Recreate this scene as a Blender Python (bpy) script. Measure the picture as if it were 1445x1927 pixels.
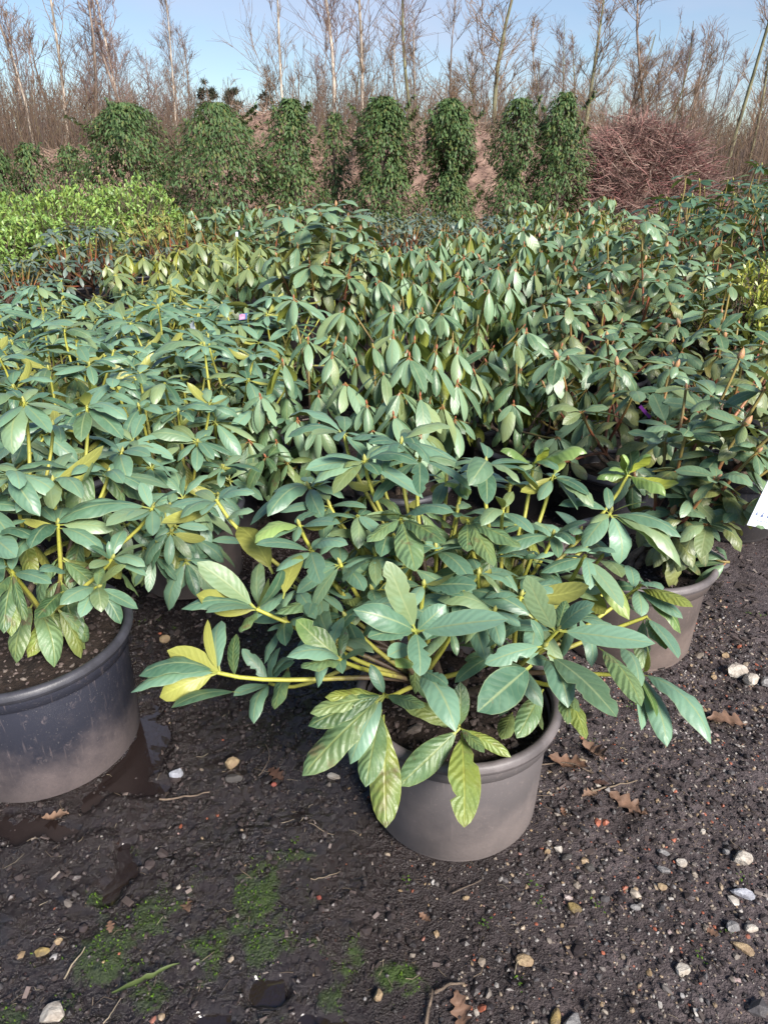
import bpy, bmesh, math, random
import numpy as np
from mathutils import Vector, Matrix

# ------------------------------------------------------------------ camera, sky, sun, exposure
for o in list(bpy.data.objects): bpy.data.objects.remove(o)
SC = bpy.context.scene
COL = SC.collection
W, HH, F, CH = 1445, 1927, 1326.0, 1.45
PITCH = math.atan((HH / 2 - 300) / F)
cam_d = bpy.data.cameras.new('camera'); cam = bpy.data.objects.new('camera', cam_d); COL.objects.link(cam)
cam.location = (0, 0, CH); cam.rotation_euler = (math.pi / 2 - PITCH, 0, 0)
cam_d.sensor_fit = 'VERTICAL'; cam_d.sensor_height = 24.0; cam_d.lens = 24.0 * F / HH
cam_d.clip_start = 0.05; cam_d.clip_end = 3000
SC.camera = cam
SUN_AZ, SUN_EL = math.radians(146), math.radians(36)
wd = bpy.data.worlds.new('World'); SC.world = wd; wd.use_nodes = True
nt = wd.node_tree; bg = nt.nodes['Background']
sky = nt.nodes.new('ShaderNodeTexSky'); sky.sky_type = 'NISHITA'; sky.sun_disc = False
sky.sun_elevation = SUN_EL; sky.sun_rotation = SUN_AZ; sky.air_density = 1.0; sky.dust_density = 0.3; sky.ozone_density = 4.0
wtc = nt.nodes.new('ShaderNodeTexCoord'); wmp = nt.nodes.new('ShaderNodeMapping'); wmp.inputs['Scale'].default_value = (1.0, 1.0, 3.2); nt.links.new(wtc.outputs['Generated'], wmp.inputs[0])
wnz = nt.nodes.new('ShaderNodeTexNoise'); wnz.inputs['Scale'].default_value = 1.6; wnz.inputs['Detail'].default_value = 5; nt.links.new(wmp.outputs[0], wnz.inputs['Vector'])
wrm = nt.nodes.new('ShaderNodeMapRange'); wrm.interpolation_type = 'SMOOTHSTEP'; wrm.inputs[1].default_value = 0.46; wrm.inputs[2].default_value = 0.80; wrm.inputs[4].default_value = 0.62; nt.links.new(wnz.outputs[0], wrm.inputs[0])
wmx = nt.nodes.new('ShaderNodeMix'); wmx.data_type = 'RGBA'; wmx.inputs[7].default_value = (5.2, 5.3, 6.6, 1)      # thin high cloud over the blue
nt.links.new(wrm.outputs[0], wmx.inputs[0]); nt.links.new(sky.outputs[0], wmx.inputs[6]); nt.links.new(wmx.outputs[2], bg.inputs[0]); bg.inputs[1].default_value = 0.070
sd = bpy.data.lights.new('sun', 'SUN'); sun = bpy.data.objects.new('sun', sd); COL.objects.link(sun)
sd.energy = 4.4; sd.angle = math.radians(22); sd.color = (1.0, 0.94, 0.87)
sun.rotation_euler = Vector((-math.sin(SUN_AZ) * math.cos(SUN_EL), -math.cos(SUN_AZ) * math.cos(SUN_EL), -math.sin(SUN_EL))).to_track_quat('-Z', 'Y').to_euler()
vs = SC.view_settings; vs.view_transform = 'Standard'; vs.look = 'None'; vs.exposure = 0.98; vs.gamma = 1.0; vs.use_curve_mapping = False

# ------------------------------------------------------------------ helpers
RNG = np.random.default_rng(7)
rnd = random.Random(11)
CP, SP = math.cos(PITCH), math.sin(PITCH)
def ray(x, y):
    a = (x - W / 2) / F; b = -(y - HH / 2) / F
    return np.array((a, CP + b * SP, -SP + b * CP))
def atY(x, y, Y):
    r = ray(x, y); return np.array((0, 0, CH)) + r * (Y / r[1])
def atZ(x, y, z=0.0):
    r = ray(x, y); return np.array((0, 0, CH)) + r * ((z - CH) / r[2])
def nrm(v):
    v = np.asarray(v, float); return v / (np.linalg.norm(v) + 1e-12)

def hash2(ix, iy, s=0):
    h = (ix.astype(np.int64) * 374761393 + iy.astype(np.int64) * 668265263 + s * 974711) & 0x7fffffff
    h = ((h ^ (h >> 13)) * 1274126177) & 0x7fffffff
    return ((h ^ (h >> 16)) & 0xffff) / 65535.0
def vnoise(x, y, s=0):
    ix = np.floor(x); iy = np.floor(y); fx = x - ix; fy = y - iy
    fx = fx * fx * (3 - 2 * fx); fy = fy * fy * (3 - 2 * fy)
    a = hash2(ix, iy, s); b = hash2(ix + 1, iy, s); c = hash2(ix, iy + 1, s); d = hash2(ix + 1, iy + 1, s)
    return (a * (1 - fx) + b * fx) * (1 - fy) + (c * (1 - fx) + d * fx) * fy
def fbm(x, y, s=0, o=4):
    r = 0; a = 0.5; t = 0
    for k in range(o):
        r = r + a * vnoise(x * 2 ** k + 17 * k, y * 2 ** k - 9 * k, s + k); t += a; a *= 0.5
    return r / t

def mesh_np(name, V, faces, mat=None, smooth=True, uv=None, attrs=None, mats=None):
    """faces: list of int arrays (n,3) or (n,4)"""
    me = bpy.data.meshes.new(name)
    V = np.asarray(V, np.float32).reshape(-1, 3)
    faces = [np.asarray(f, np.int32) for f in faces if len(f)]
    loops = np.concatenate([f.ravel() for f in faces])
    tot = np.concatenate([np.full(len(f), f.shape[1], np.int32) for f in faces])
    start = np.concatenate([[0], np.cumsum(tot)[:-1]]).astype(np.int32)
    me.vertices.add(len(V)); me.vertices.foreach_set('co', V.ravel())
    me.loops.add(len(loops)); me.loops.foreach_set('vertex_index', loops)
    me.polygons.add(len(tot)); me.polygons.foreach_set('loop_start', start); me.polygons.foreach_set('loop_total', tot)
    me.polygons.foreach_set('use_smooth', np.full(len(tot), smooth))
    if uv is not None:
        l = me.uv_layers.new(name='UVMap'); l.data.foreach_set('uv', np.asarray(uv, np.float32)[loops].ravel())
    for k, a in (attrs or {}).items():
        at = me.attributes.new(k, 'FLOAT', 'POINT'); at.data.foreach_set('value', np.asarray(a, np.float32))
    if mat: me.materials.append(mat)
    me.update(calc_edges=True)
    return me
def obj(name, me, parent=None, loc=None):
    o = bpy.data.objects.new(name, me); COL.objects.link(o)
    if parent: o.parent = parent
    if loc is not None: o.location = loc
    return o
def tag(o, label=None, cat=None, group=None, kind=None):
    if label: o['label'] = label
    if cat: o['category'] = cat
    if group: o['group'] = group
    if kind: o['kind'] = kind
    return o
def empty(name, loc, rz=0.0):
    o = bpy.data.objects.new(name, None); COL.objects.link(o); o.location = loc; o.rotation_euler = (0, 0, rz)
    o.empty_display_size = 0.05
    return o
def copy_tree(o, parent=None):
    c = o.copy(); COL.objects.link(c); c.parent = parent
    for ch in KIDS.get(o.name, list(o.children)): copy_tree(ch, c)
    return c
KIDS = {}

def tube(P, R, sides=6, cap=True):
    P = np.asarray(P, float); n = len(P); R = np.broadcast_to(np.asarray(R, float), (n,))
    T = np.gradient(P, axis=0); T /= np.linalg.norm(T, axis=1)[:, None] + 1e-12
    a = np.array((0, 0, 1.0)) if abs(T[0][2]) < 0.9 else np.array((1.0, 0, 0))
    N = nrm(np.cross(T[0], a)); rings = []
    th = np.arange(sides) / sides * 2 * math.pi; ct, st = np.cos(th)[:, None], np.sin(th)[:, None]
    for i in range(n):
        N = nrm(N - T[i] * np.dot(N, T[i])); B = np.cross(T[i], N)
        rings.append(P[i] + R[i] * (ct * N + st * B))
    V = np.concatenate(rings)
    i = np.arange(n - 1)[:, None] * sides; j = np.arange(sides)[None]; j2 = (j + 1) % sides
    Fq = np.stack([i + j, i + j2, i + sides + j2, i + sides + j], -1).reshape(-1, 4)
    return V, Fq
class Acc:
    """stacks shapes into one mesh"""
    def __init__(s): s.V = []; s.Q = []; s.T = []; s.n = 0; s.A = {}
    def add(s, V, Q=None, T=None, **attrs):
        s.V.append(V)
        if Q is not None and len(Q): s.Q.append(np.asarray(Q) + s.n)
        if T is not None and len(T): s.T.append(np.asarray(T) + s.n)
        for k, a in attrs.items(): s.A.setdefault(k, []).append(np.broadcast_to(np.asarray(a, float), (len(V),)))
        s.n += len(V)
    def mesh(s, name, mat, smooth=True):
        fs = []
        if s.Q: fs.append(np.concatenate(s.Q))
        if s.T: fs.append(np.concatenate(s.T))
        return mesh_np(name, np.concatenate(s.V), fs, mat, smooth, attrs={k: np.concatenate(a) for k, a in s.A.items()})
def twigs(P0, P1, r0, r1, bend=0.0, seg=2, sides=3, rng=RNG):
    """many thin tubes at once; P0,P1 (n,3)"""
    n = len(P0); P0 = np.asarray(P0, float); P1 = np.asarray(P1, float)
    D = P1 - P0; L = np.linalg.norm(D, axis=1)[:, None] + 1e-9; D = D / L
    A = np.where(np.abs(D[:, 2:3]) < 0.9, np.array([[0, 0, 1.0]]), np.array([[1.0, 0, 0]]))
    N = np.cross(D, A); N /= np.linalg.norm(N, axis=1)[:, None]; B = np.cross(D, N)
    off = (rng.normal(size=(n, 1)) * N + rng.normal(size=(n, 1)) * B) * L * bend
    rings = []
    for k in range(seg + 1):
        t = k / seg; C = P0 + (P1 - P0) * t + off * (4 * t * (1 - t))
        r = (np.asarray(r0) * (1 - t) + np.asarray(r1) * t) * np.ones((n,))
        for j in range(sides):
            a = j / sides * 2 * math.pi
            rings.append(C + r[:, None] * (math.cos(a) * N + math.sin(a) * B))
    V = np.stack(rings, 1)                                   # n,(seg+1)*sides,3
    m = (seg + 1) * sides; q = []
    for k in range(seg):
        for j in range(sides):
            j2 = (j + 1) % sides; q.append((k * sides + j, k * sides + j2, (k + 1) * sides + j2, (k + 1) * sides + j))
    Q = np.array(q)[None] + (np.arange(n) * m)[:, None, None]
    return V.reshape(-1, 3), Q.reshape(-1, 4)
def place(TV, M, P):
    """template verts (k,3) by matrices (n,3,3) and positions (n,3)"""
    return (np.einsum('nij,kj->nki', M, TV) + P[:, None, :]).reshape(-1, 3)
def rep(Fa, k, n): return (np.asarray(Fa)[None] + (np.arange(n) * k)[:, None, None]).reshape(-1, np.asarray(Fa).shape[1])
def frames(D, U):
    """columns x, d, n for leaf directions D and up references U, arrays (n,3)"""
    D = D / (np.linalg.norm(D, axis=1)[:, None] + 1e-9)
    N = U - D * np.sum(U * D, 1)[:, None]; N /= np.linalg.norm(N, axis=1)[:, None] + 1e-9
    return np.stack([np.cross(D, N), D, N], 2)

# ------------------------------------------------------------------ materials
def newmat(name):
    m = bpy.data.materials.new(name); m.use_nodes = True
    return m, m.node_tree.nodes, m.node_tree.links, m.node_tree.nodes['Principled BSDF']
class NB:
    def __init__(s, nodes, links): s.N = nodes; s.L = links
    def n(s, t, **kw):
        x = s.N.new(t)
        for k, v in kw.items(): setattr(x, k, v)
        return x
    def set(s, sock, v):
        if hasattr(v, 'is_linked') or isinstance(v, bpy.types.NodeSocket): s.L.new(v, sock)
        elif isinstance(v, (tuple, list)) and len(v) == 3 and sock.type == 'RGBA': sock.default_value = (*v, 1)
        else: sock.default_value = v
    def math(s, op, a, b=0.0, clamp=False):
        x = s.n('ShaderNodeMath', operation=op, use_clamp=clamp); s.set(x.inputs[0], a); s.set(x.inputs[1], b); return x.outputs[0]
    def mix(s, f, a, b, blend='MIX'):
        x = s.n('ShaderNodeMix', data_type='RGBA', blend_type=blend); s.set(x.inputs[0], f); s.set(x.inputs[6], a); s.set(x.inputs[7], b); return x.outputs[2]
    def noise(s, scale, detail=3, rough=0.55, vec=None, dist=0.0, out=0):
        x = s.n('ShaderNodeTexNoise'); x.inputs['Scale'].default_value = scale; x.inputs['Detail'].default_value = detail
        x.inputs['Roughness'].default_value = rough; x.inputs['Distortion'].default_value = dist
        if vec is not None: s.L.new(vec, x.inputs['Vector'])
        return x.outputs[out]
    def ramp(s, f, *stops, interp='LINEAR'):
        x = s.n('ShaderNodeValToRGB'); s.set(x.inputs[0], f); r = x.color_ramp; r.interpolation = interp
        while len(r.elements) < len(stops): r.elements.new(0.5)
        for e, (p, c) in zip(r.elements, stops): e.position = p; e.color = (*c, 1) if len(c) == 3 else c
        return x.outputs[0]
    def step(s, f, a, b):
        x = s.n('ShaderNodeMapRange', interpolation_type='SMOOTHSTEP'); s.set(x.inputs[0], f)
        x.inputs[1].default_value = a; x.inputs[2].default_value = b; return x.outputs[0]
    def attr(s, name): x = s.n('ShaderNodeAttribute'); x.attribute_name = name; return x.outputs['Fac']
    def bump(s, h, strength, dist=0.01):
        x = s.n('ShaderNodeBump'); s.set(x.inputs['Height'], h); x.inputs['Strength'].default_value = strength; x.inputs['Distance'].default_value = dist; return x.outputs[0]

def simple(name, col, rough=0.7, var=0.25, scale=20.0, bump=0.0, col2=None, spec=0.4, bscale=None):
    m, N, L, b = newmat(name); k = NB(N, L); tc = k.n('ShaderNodeTexCoord').outputs['Object']
    nz = k.noise(scale, 4, 0.6, tc)
    c2 = col2 or tuple(c * (1 - var) for c in col); c1 = col if col2 else tuple(c * (1 + var) for c in col)
    k.set(b.inputs['Base Color'], k.mix(k.step(nz, 0.3, 0.7), c1, c2)); b.inputs['Roughness'].default_value = rough
    b.inputs['Specular IOR Level'].default_value = spec
    if bump: k.set(b.inputs['Normal'], k.bump(k.noise(bscale or scale * 3, 5, 0.65, tc), bump, 0.01))
    return m

def leaf_mat(name, top, under, vein, quilt=0.25, blotch=0.0, rough=0.36, edge=None, trans=0.12, tint=(0.30, 0.30, 0.06), tint_amt=0.4, spec=0.55, coat=0.12):
    m, N, L, b = newmat(name); k = NB(N, L)
    uvn = k.n('ShaderNodeUVMap'); sep = k.n('ShaderNodeSeparateXYZ'); L.new(uvn.outputs[0], sep.inputs[0])
    u, v = sep.outputs[0], sep.outputs[1]
    au = k.math('ABSOLUTE', k.math('SUBTRACT', u, 0.5))
    geo = k.n('ShaderNodeNewGeometry'); oi = k.n('ShaderNodeObjectInfo')
    r = k.math('FRACT', k.math('ADD', oi.outputs['Random'], geo.outputs['Random Per Island']))
    r2 = k.math('FRACT', k.math('MULTIPLY', r, 7.31))
    tc = k.n('ShaderNodeTexCoord').outputs['Object']
    sh = k.n('ShaderNodeVectorMath', operation='ADD'); L.new(tc, sh.inputs[0]); cmb = k.n('ShaderNodeCombineXYZ')
    L.new(k.math('MULTIPLY', r, 37.0), cmb.inputs[0]); L.new(cmb.outputs[0], sh.inputs[1]); tv = sh.outputs[0]
    nz = k.noise(5.0, 3, 0.55, tv)
    dark = (top[0] * .42, top[1] * .56, top[2] * .50); lite = (top[0] * 1.40, top[1] * 1.42, top[2] * 1.50)
    c = k.mix(r, dark, lite)
    c = k.mix(k.math('MULTIPLY', k.step(r2, 0.62, 1.0), tint_amt), c, tint)
    c = k.mix(k.math('MULTIPLY', k.step(nz, 0.45, 0.75), 0.35), c, tuple(min(1, x * 1.5) for x in top))
    # side veins: chevrons towards the tip
    ph = k.math('MULTIPLY', k.math('SUBTRACT', v, k.math('MULTIPLY', au, 0.42)), 8.5)
    ph = k.math('ADD', ph, k.math('MULTIPLY', k.noise(5.0, 2, 0.5, tv), 1.5))
    w = k.math('SINE', k.math('MULTIPLY', ph, 6.283))
    sv = k.math('MULTIPLY', k.step(w, 0.72, 1.0), k.step(au, 0.5, 0.30))
    c = k.mix(k.math('MULTIPLY', sv, 0.12), c, vein)
    mid = k.step(au, 0.055, 0.012)
    c = k.mix(k.math('MULTIPLY', mid, 0.75), c, vein)
    if blotch:
        bl = k.step(k.noise(3.2, 4, 0.6, tv), 0.62 - 0.12 * blotch, 0.70)
        c = k.mix(k.math('MULTIPLY', bl, 0.75), c, (0.13, 0.085, 0.05))
        yl = k.step(k.noise(2.3, 2, 0.5, tv), 0.45, 0.62)
        c = k.mix(k.math('MULTIPLY', yl, 0.45 * min(1, blotch)), c, (0.24, 0.26, 0.035))
    sp_ = k.math('MULTIPLY', k.step(k.noise(13.0, 3, 0.6, tv), 0.68, 0.74), k.step(k.noise(3.0, 2, 0.5, tv), 0.48, 0.62)); c = k.mix(k.math('MULTIPLY', sp_, 0.55), c, (0.14, 0.11, 0.055))
    edgem = k.step(au, 0.455, 0.5); c = k.mix(k.math('MULTIPLY', edgem, 0.55), c, vein)
    pet = k.step(v, 0.13, 0.09); c = k.mix(pet, c, edge or vein)
    un = k.mix(k.math('MULTIPLY', mid, 0.6), k.mix(r2, tuple(x * 0.8 for x in under), tuple(x * 1.15 for x in under)), tuple(min(1, x * 1.35) for x in under))
    un = k.mix(k.math('MULTIPLY', sv, 0.3), un, tuple(x * 0.7 for x in under))
    un = k.mix(pet, un, edge or vein)
    fin = k.mix(geo.outputs['Backfacing'], c, un)
    k.set(b.inputs['Base Color'], fin)
    k.set(b.inputs['Roughness'], k.math('ADD', k.math('MULTIPLY', nz, 0.25), rough - 0.09))
    b.inputs['Specular IOR Level'].default_value = spec
    k.set(b.inputs['Coat Weight'], k.math('MULTIPLY', k.math('SUBTRACT', 1.0, geo.outputs['Backfacing']), coat)); b.inputs['Coat Roughness'].default_value = 0.40; b.inputs['Coat IOR'].default_value = 1.6
    h = k.math('ADD', k.math('MULTIPLY', w, -0.5), k.math('MULTIPLY', mid, -1.2))
    h = k.math('ADD', h, k.math('MULTIPLY', k.noise(30.0, 2, 0.5, tv), 0.5))
    k.set(b.inputs['Normal'], k.bump(h, quilt * 0.30, 0.012))
    if trans:
        tr = k.n('ShaderNodeBsdfTranslucent'); k.set(tr.inputs[0], k.mix(0.6, fin, (0.22, 0.30, 0.04)))
        ms = k.n('ShaderNodeMixShader'); ms.inputs[0].default_value = trans
        L.new(b.outputs[0], ms.inputs[1]); L.new(tr.outputs[0], ms.inputs[2])
        L.new(ms.outputs[0], N['Material Output'].inputs[0])
    return m

M = {}
UND = (0.30, 0.31, 0.075)
M['y_new'] = leaf_mat('leaf_blue_green', (0.128, 0.222, 0.138), UND, (0.26, 0.32, 0.15), 0.28, edge=(0.33, 0.36, 0.08), rough=0.40, coat=0.22)
M['y_old'] = leaf_mat('leaf_old_green', (0.105, 0.170, 0.075), UND, (0.22, 0.27, 0.09), 0.85, blotch=0.35, edge=(0.33, 0.36, 0.08), rough=0.42)
M['y_sick'] = leaf_mat('leaf_yellowing', (0.155, 0.205, 0.05), UND, (0.30, 0.33, 0.07), 0.9, blotch=0.9, edge=(0.30, 0.34, 0.07), rough=0.42)
M['y_pale'] = leaf_mat('leaf_young_pale', (0.22, 0.31, 0.09), (0.36, 0.40, 0.06), (0.34, 0.40, 0.14), 0.35, edge=(0.36, 0.40, 0.08), trans=0.22)
M['d_new'] = leaf_mat('leaf_grey_green', (0.158, 0.240, 0.132), (0.24, 0.27, 0.05), (0.25, 0.30, 0.15), 0.22, edge=(0.33, 0.15, 0.06), rough=0.42)
M['d_old'] = leaf_mat('leaf_mid_green', (0.105, 0.175, 0.080), (0.22, 0.25, 0.05), (0.20, 0.26, 0.10), 0.4, blotch=0.2, edge=(0.25, 0.16, 0.06), rough=0.40)
M['r_new'] = leaf_mat('leaf_round_green', (0.132, 0.205, 0.112), (0.24, 0.24, 0.06), (0.24, 0.28, 0.13), 0.3, edge=(0.30, 0.14, 0.06), rough=0.38, tint=(0.24, 0.24, 0.05))
M['r_old'] = leaf_mat('leaf_round_old', (0.14, 0.165, 0.08), (0.24, 0.22, 0.07), (0.22, 0.24, 0.09), 0.45, blotch=0.5, edge=(0.30, 0.12, 0.06), rough=0.42)
M['p_new'] = leaf_mat('leaf_yellow_grey_green', (0.165, 0.205, 0.085), (0.28, 0.30, 0.05), (0.30, 0.33, 0.12), 0.2, edge=(0.33, 0.33, 0.08))
M['t_new'] = leaf_mat('leaf_dark_green', (0.060, 0.115, 0.068), (0.16, 0.20, 0.05), (0.12, 0.20, 0.07), 0.3, edge=(0.22, 0.26, 0.08), rough=0.36)
M['s_new'] = leaf_mat('leaf_slate_green', (0.105, 0.140, 0.115), (0.16, 0.18, 0.07), (0.16, 0.20, 0.11), 0.3, edge=(0.22, 0.24, 0.08))
M['b_new'] = leaf_mat('leaf_bronze_yellow', (0.20, 0.20, 0.05), (0.28, 0.26, 0.05), (0.30, 0.28, 0.08), 0.3)
M['lime'] = leaf_mat('leaf_light_green', (0.19, 0.30, 0.065), (0.26, 0.36, 0.08), (0.28, 0.38, 0.10), 0.15, tint=(0.34, 0.39, 0.08), tint_amt=0.6, rough=0.42)
M['gold'] = leaf_mat('leaf_gold_variegated', (0.28, 0.30, 0.06), (0.30, 0.32, 0.06), (0.36, 0.36, 0.06), 0.15, tint=(0.52, 0.43, 0.05), tint_amt=0.75)
M['laurel'] = leaf_mat('leaf_evergreen', (0.064, 0.108, 0.036), (0.11, 0.15, 0.05), (0.10, 0.15, 0.05), 0.15, tint=(0.17, 0.15, 0.04), tint_amt=0.6, rough=0.52, trans=0.06, spec=0.3, coat=0.0)

def stem_mat(name, tipc, mid, bark):
    m, N, L, b = newmat(name); k = NB(N, L); tc = k.n('ShaderNodeTexCoord').outputs['Object']
    a = k.attr('age'); nz = k.noise(60, 4, 0.6, tc)
    f = k.math('ADD', a, k.math('MULTIPLY', k.math('SUBTRACT', nz, 0.5), 0.25), True)
    c = k.ramp(f, (0.0, bark), (0.42, bark), (0.60, mid), (0.82, tipc), (1.0, tipc))
    dk = k.step(k.noise(140, 2, 0.5, tc), 0.64, 0.72)
    k.set(b.inputs['Base Color'], k.mix(k.math('MULTIPLY', dk, 0.5), c, (0.06, 0.04, 0.025)))
    b.inputs['Roughness'].default_value = 0.5
    k.set(b.inputs['Normal'], k.bump(k.noise(90, 4, 0.6, tc), 0.4, 0.004))
    return m
M['stem_y'] = stem_mat('stem_yellow_green', (0.40, 0.40, 0.065), (0.36, 0.34, 0.07), (0.11, 0.075, 0.05))
M['stem_d'] = stem_mat('stem_olive', (0.28, 0.22, 0.06), (0.22, 0.16, 0.06), (0.10, 0.065, 0.045))
M['stem_r'] = stem_mat('stem_red_brown', (0.26, 0.20, 0.06), (0.30, 0.085, 0.045), (0.12, 0.055, 0.035))
M['bark'] = simple('branch_bark', (0.15, 0.11, 0.08), 0.85, 0.45, 40, 0.8)
M['bud_y'] = simple('bud_yellow_green', (0.33, 0.33, 0.09), 0.5, 0.25, 60, 0.3)
M['bud_d'] = simple('bud_red', (0.38, 0.13, 0.07), 0.5, 0.3, 60, 0.3)
M['bud_r'] = simple('bud_orange', (0.42, 0.26, 0.10), 0.5, 0.3, 60, 0.3, col2=(0.36, 0.16, 0.13))

def pot_mat(name, base, dust, amt):
    m, N, L, b = newmat(name); k = NB(N, L); tcn = k.n('ShaderNodeTexCoord'); tc = tcn.outputs['Object']
    sep = k.n('ShaderNodeSeparateXYZ'); L.new(tc, sep.inputs[0]); z = sep.outputs[2]
    n1 = k.noise(9, 5, 0.62, tc); n2 = k.noise(160, 3, 0.6, tc)
    # dried mud film: heaviest low down where rain splashes it, with ragged upper edge
    f = k.math('ADD', k.math('MULTIPLY', k.step(z, 0.26, -0.04), 0.9), k.math('MULTIPLY', k.math('SUBTRACT', n1, 0.5), 1.1))
    f = k.math('MULTIPLY', k.step(f, 0.05, 0.95), amt)
    f = k.math('MULTIPLY', f, k.math('ADD', 0.65, k.math('MULTIPLY', n2, 0.6)), True)
    c = k.mix(f, base, dust)
    sp = k.n('ShaderNodeTexVoronoi'); sp.inputs['Scale'].default_value = 190; L.new(tc, sp.inputs['Vector'])
    rr = k.n('ShaderNodeSeparateColor'); L.new(sp.outputs['Color'], rr.inputs[0])
    dot = k.math('MULTIPLY', k.step(sp.outputs['Distance'], 0.22, 0.10), k.step(rr.outputs[0], 0.72, 0.80))
    c = k.mix(k.math('MULTIPLY', dot, 0.55), c, (0.38, 0.34, 0.31))
    st = k.noise(45, 5, 0.7, tc, 0.6); c = k.mix(k.math('MULTIPLY', k.step(st, 0.58, 0.72), 0.30), c, tuple(x * 1.25 for x in dust)); sc_ = k.n('ShaderNodeTexNoise'); mp_ = k.n('ShaderNodeMapping'); mp_.inputs['Scale'].default_value = (30, 30, 3); L.new(tc, mp_.inputs[0]); L.new(mp_.outputs[0], sc_.inputs['Vector']); sc_.inputs['Scale'].default_value = 4; c = k.mix(k.math('MULTIPLY', k.step(sc_.outputs[0], 0.62, 0.75), 0.25), c, dust)
    k.set(b.inputs['Base Color'], c); k.set(b.inputs['Roughness'], k.math('ADD', 0.42, k.math('MULTIPLY', f, 0.35)))
    k.set(b.inputs['Normal'], k.bump(k.math('ADD', n2, k.math('MULTIPLY', dot, 1.0)), 0.12, 0.003))
    return m
M['pot_grey'] = pot_mat('pot_plastic_grey', (0.155, 0.138, 0.138), (0.33, 0.27, 0.25), 0.95)
M['pot_black'] = pot_mat('pot_plastic_black', (0.036, 0.038, 0.054), (0.29, 0.23, 0.22), 0.85)
M['pot_tan'] = pot_mat('pot_plastic_tan', (0.13, 0.105, 0.096), (0.33, 0.25, 0.215), 1.0)
M['pot_dark'] = pot_mat('pot_plastic_dark', (0.016, 0.017, 0.022), (0.10, 0.085, 0.08), 0.5)
M['rim_dark'] = simple('rim_plastic', (0.045, 0.045, 0.055), 0.42, 0.25, 14, 0.08, bscale=200)
M['rim_tan'] = simple('rim_plastic_dusty', (0.12, 0.105, 0.105), 0.48, 0.3, 14, 0.08, bscale=200)
M['soil'] = simple('potting_soil', (0.030, 0.020, 0.015), 0.9, 0.5, 35, 1.0, bscale=120)
M['hole'] = simple('drain_slot_dark', (0.010, 0.008, 0.008), 0.9, 0.2)

# ground: wet black soil, greyer gritty soil to the right, moss, wetness from mesh attributes
def ground_mat():
    m, N, L, b = newmat('wet_soil'); k = NB(N, L); tc = k.n('ShaderNodeTexCoord').outputs['Object']
    dry, wet, moss, far = k.attr('dry'), k.attr('wet'), k.attr('moss'), k.attr('far')
    n1 = k.noise(7, 5, 0.65, tc); n2 = k.noise(55, 4, 0.65, tc); n3 = k.noise(230, 3, 0.6, tc)
    c = k.mix(k.step(n1, 0.3, 0.7), (0.019, 0.013, 0.012), (0.043, 0.030, 0.028))
    d = k.mix(k.step(n2, 0.3, 0.7), (0.048, 0.037, 0.039), (0.132, 0.106, 0.106))
    c = k.mix(k.math('MULTIPLY', dry, k.step(n1, 0.15, 0.7)), c, d)
    c = k.mix(k.math('MULTIPLY', k.step(n2, 0.55, 0.75), 0.45), c, (0.085, 0.062, 0.055))
    vo = k.n('ShaderNodeTexVoronoi'); vo.inputs['Scale'].default_value = 130; L.new(tc, vo.inputs['Vector'])
    sc = k.n('ShaderNodeSeparateColor'); L.new(vo.outputs['Color'], sc.inputs[0])
    grit = k.math('MULTIPLY', k.step(vo.outputs['Distance'], 0.45, 0.30), k.step(sc.outputs[0], 0.80, 0.84))
    gc = k.ramp(sc.outputs[1], (0.0, (0.05, 0.05, 0.06)), (0.35, (0.20, 0.17, 0.15)), (0.6, (0.30, 0.22, 0.14)), (0.8, (0.32, 0.31, 0.30)), (0.95, (0.30, 0.10, 0.06)))
    c = k.mix(k.math('MULTIPLY', grit, k.math('ADD', 0.25, k.math('MULTIPLY', dry, 0.55))), c, gc)
    mm = k.step(k.math('ADD', moss, k.math('MULTIPLY', k.math('SUBTRACT', n2, 0.5), 0.9)), 0.24, 0.62)
    c = k.mix(k.math('MULTIPLY', mm, 0.72), c, k.mix(n3, (0.030, 0.07, 0.007), (0.09, 0.18, 0.012)))
    c = k.mix(k.math('MULTIPLY', wet, 0.85), c, (0.013, 0.0085, 0.008))
    c = k.mix(far, c, k.mix(n1, (0.10, 0.08, 0.045), (0.16, 0.12, 0.08)))
    k.set(b.inputs['Base Color'], c)
    ro = k.math('SUBTRACT', k.math('ADD', 0.44, k.math('MULTIPLY', k.math('ADD', dry, far, True), 0.35)), k.math('MULTIPLY', wet, 0.34))
    ro = k.math('ADD', ro, k.math('MULTIPLY', k.math('SUBTRACT', n2, 0.5), 0.35)); ro = k.math('ADD', ro, k.math('MULTIPLY', mm, 0.3), True)
    k.set(b.inputs['Roughness'], ro); k.set(b.inputs['Specular IOR Level'], k.math('ADD', 0.35, k.math('MULTIPLY', wet, 0.15)))
    k.set(b.inputs['Coat Weight'], k.math('MULTIPLY', k.step(wet, 0.1, 0.8), 0.6)); b.inputs['Coat Roughness'].default_value = 0.07; b.inputs['Coat IOR'].default_value = 1.5
    h = k.math('ADD', k.math('MULTIPLY', n2, 1.0), k.math('MULTIPLY', n3, 0.5)); h = k.math('ADD', h, k.math('MULTIPLY', grit, 0.4))
    k.set(b.inputs['Normal'], k.bump(h, 0.9, 0.016))
    return m
M['ground'] = ground_mat()
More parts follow.
